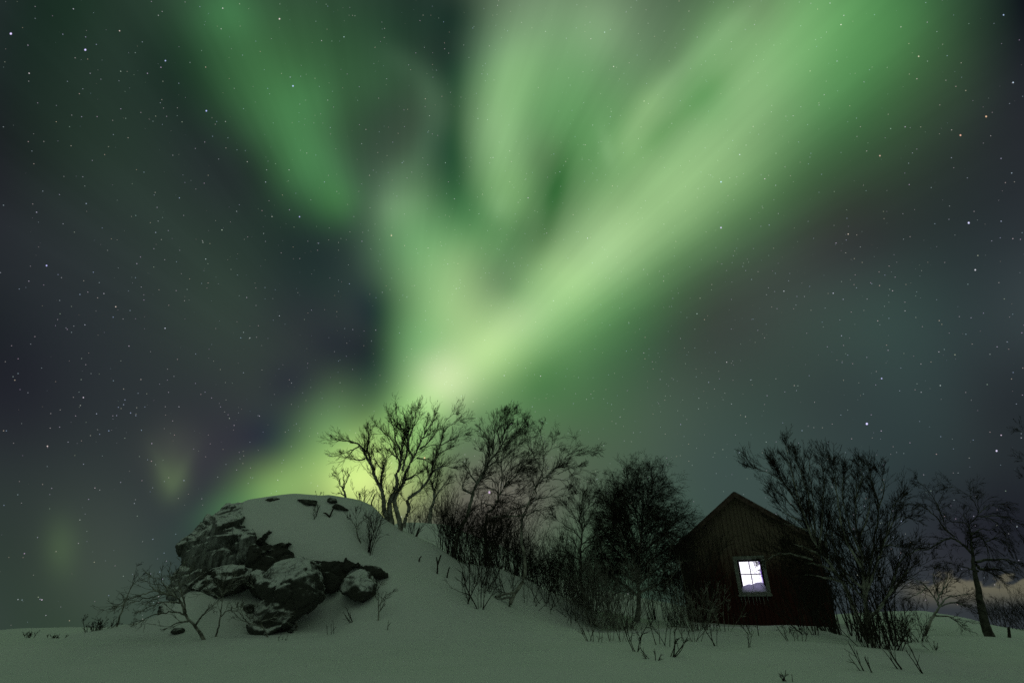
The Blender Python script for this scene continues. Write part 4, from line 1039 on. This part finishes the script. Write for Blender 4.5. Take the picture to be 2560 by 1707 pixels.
for nm, lb, px, py, h, n, sd, kw in SH:
    shrub(nm, lb, px, py, h, n, sd, **kw)
def stake(name, label, limbs, w, seed, Y=None):
    rs = np.random.RandomState(seed); Y = Y or hit(*limbs[0][0]) or 14.5; b = Bag(); loc = None
    for lp in limbs:
        pp = crom(lp, 4); W = np.array([P(x, y, Y) for x, y in pp]); s = scale_at(pp[0][0], pp[0][1], Y)
        if loc is None:
            loc = (W[0][0], W[0][1], tz(W[0][0], W[0][1])); W = np.vstack([[W[0][0], W[0][1], min(W[0][2], loc[2]) - .15], W])
        r = np.linspace(1, .7, len(W)) * w * s / 2; r[-1] *= .5
        b.add(*tubes(W[None], r[None], 7))
    o = b.build(name, MBARK if seed % 2 else MTWIG, None, loc); o.location = loc; tag(o, label, 'stick')
stake('dead_stem', 'short broken stem alone in the snow of the shoulder, leftmost of three', [[(1047, 1404), (1050, 1394), (1054, 1390)]], 4, 2)
stake('dead_stem', 'forked dead stem upright in the snow of the shoulder, tallest of three', [[(1093, 1433), (1094, 1412), (1091, 1391)], [(1094, 1412), (1099, 1396), (1103, 1386)]], 4.5, 4)
stake('dead_stem', 'short leaning broken stem in the snow below the forked dead stem', [[(1117, 1445), (1120, 1430), (1124, 1416)]], 4, 6)
stake('dead_stem', 'thick broken stub beside the right foot of the many-stemmed birch', [[(1040, 1345), (1044, 1330), (1049, 1318)]], 6, 8, 14.7)
stake('dead_stem', 'dead stick slanting up from the crest left of the many-stemmed birch', [[(929, 1256), (934, 1243), (938, 1233)]], 3.5, 10, 14.5)
stake('dead_stem', 'V-shaped dead branch lying on the snow under the ledge stone', [[(824, 1292), (815, 1283), (808, 1282)], [(824, 1292), (830, 1278), (836, 1266)]], 4.5, 12)
stake('fence_post', 'short dark post in the snow right beside the lone tree', [[(2524, 1596), (2523, 1580), (2521, 1566)]], 8, 14)

GROUPS = {'birch_tree': 'birch trees on the knoll and its slope', 'willow_tree': 'small trees right of the cabin', 'birch_sapling': 'birch saplings around the rocks',
          'shrub': 'shrubs and twigs in the snow', 'willow_thicket': 'willow thickets on the slope and by the cabin', 'dead_stem': 'dead stems sticking out of the snow',
          'boulder': 'boulders at the foot of the outcrop', 'stone': 'small stones showing through the snow'}
for o in C.objects:
    if o.parent is None and o.name.split('.')[0] in GROUPS: o['group'] = GROUPS[o.name.split('.')[0]]
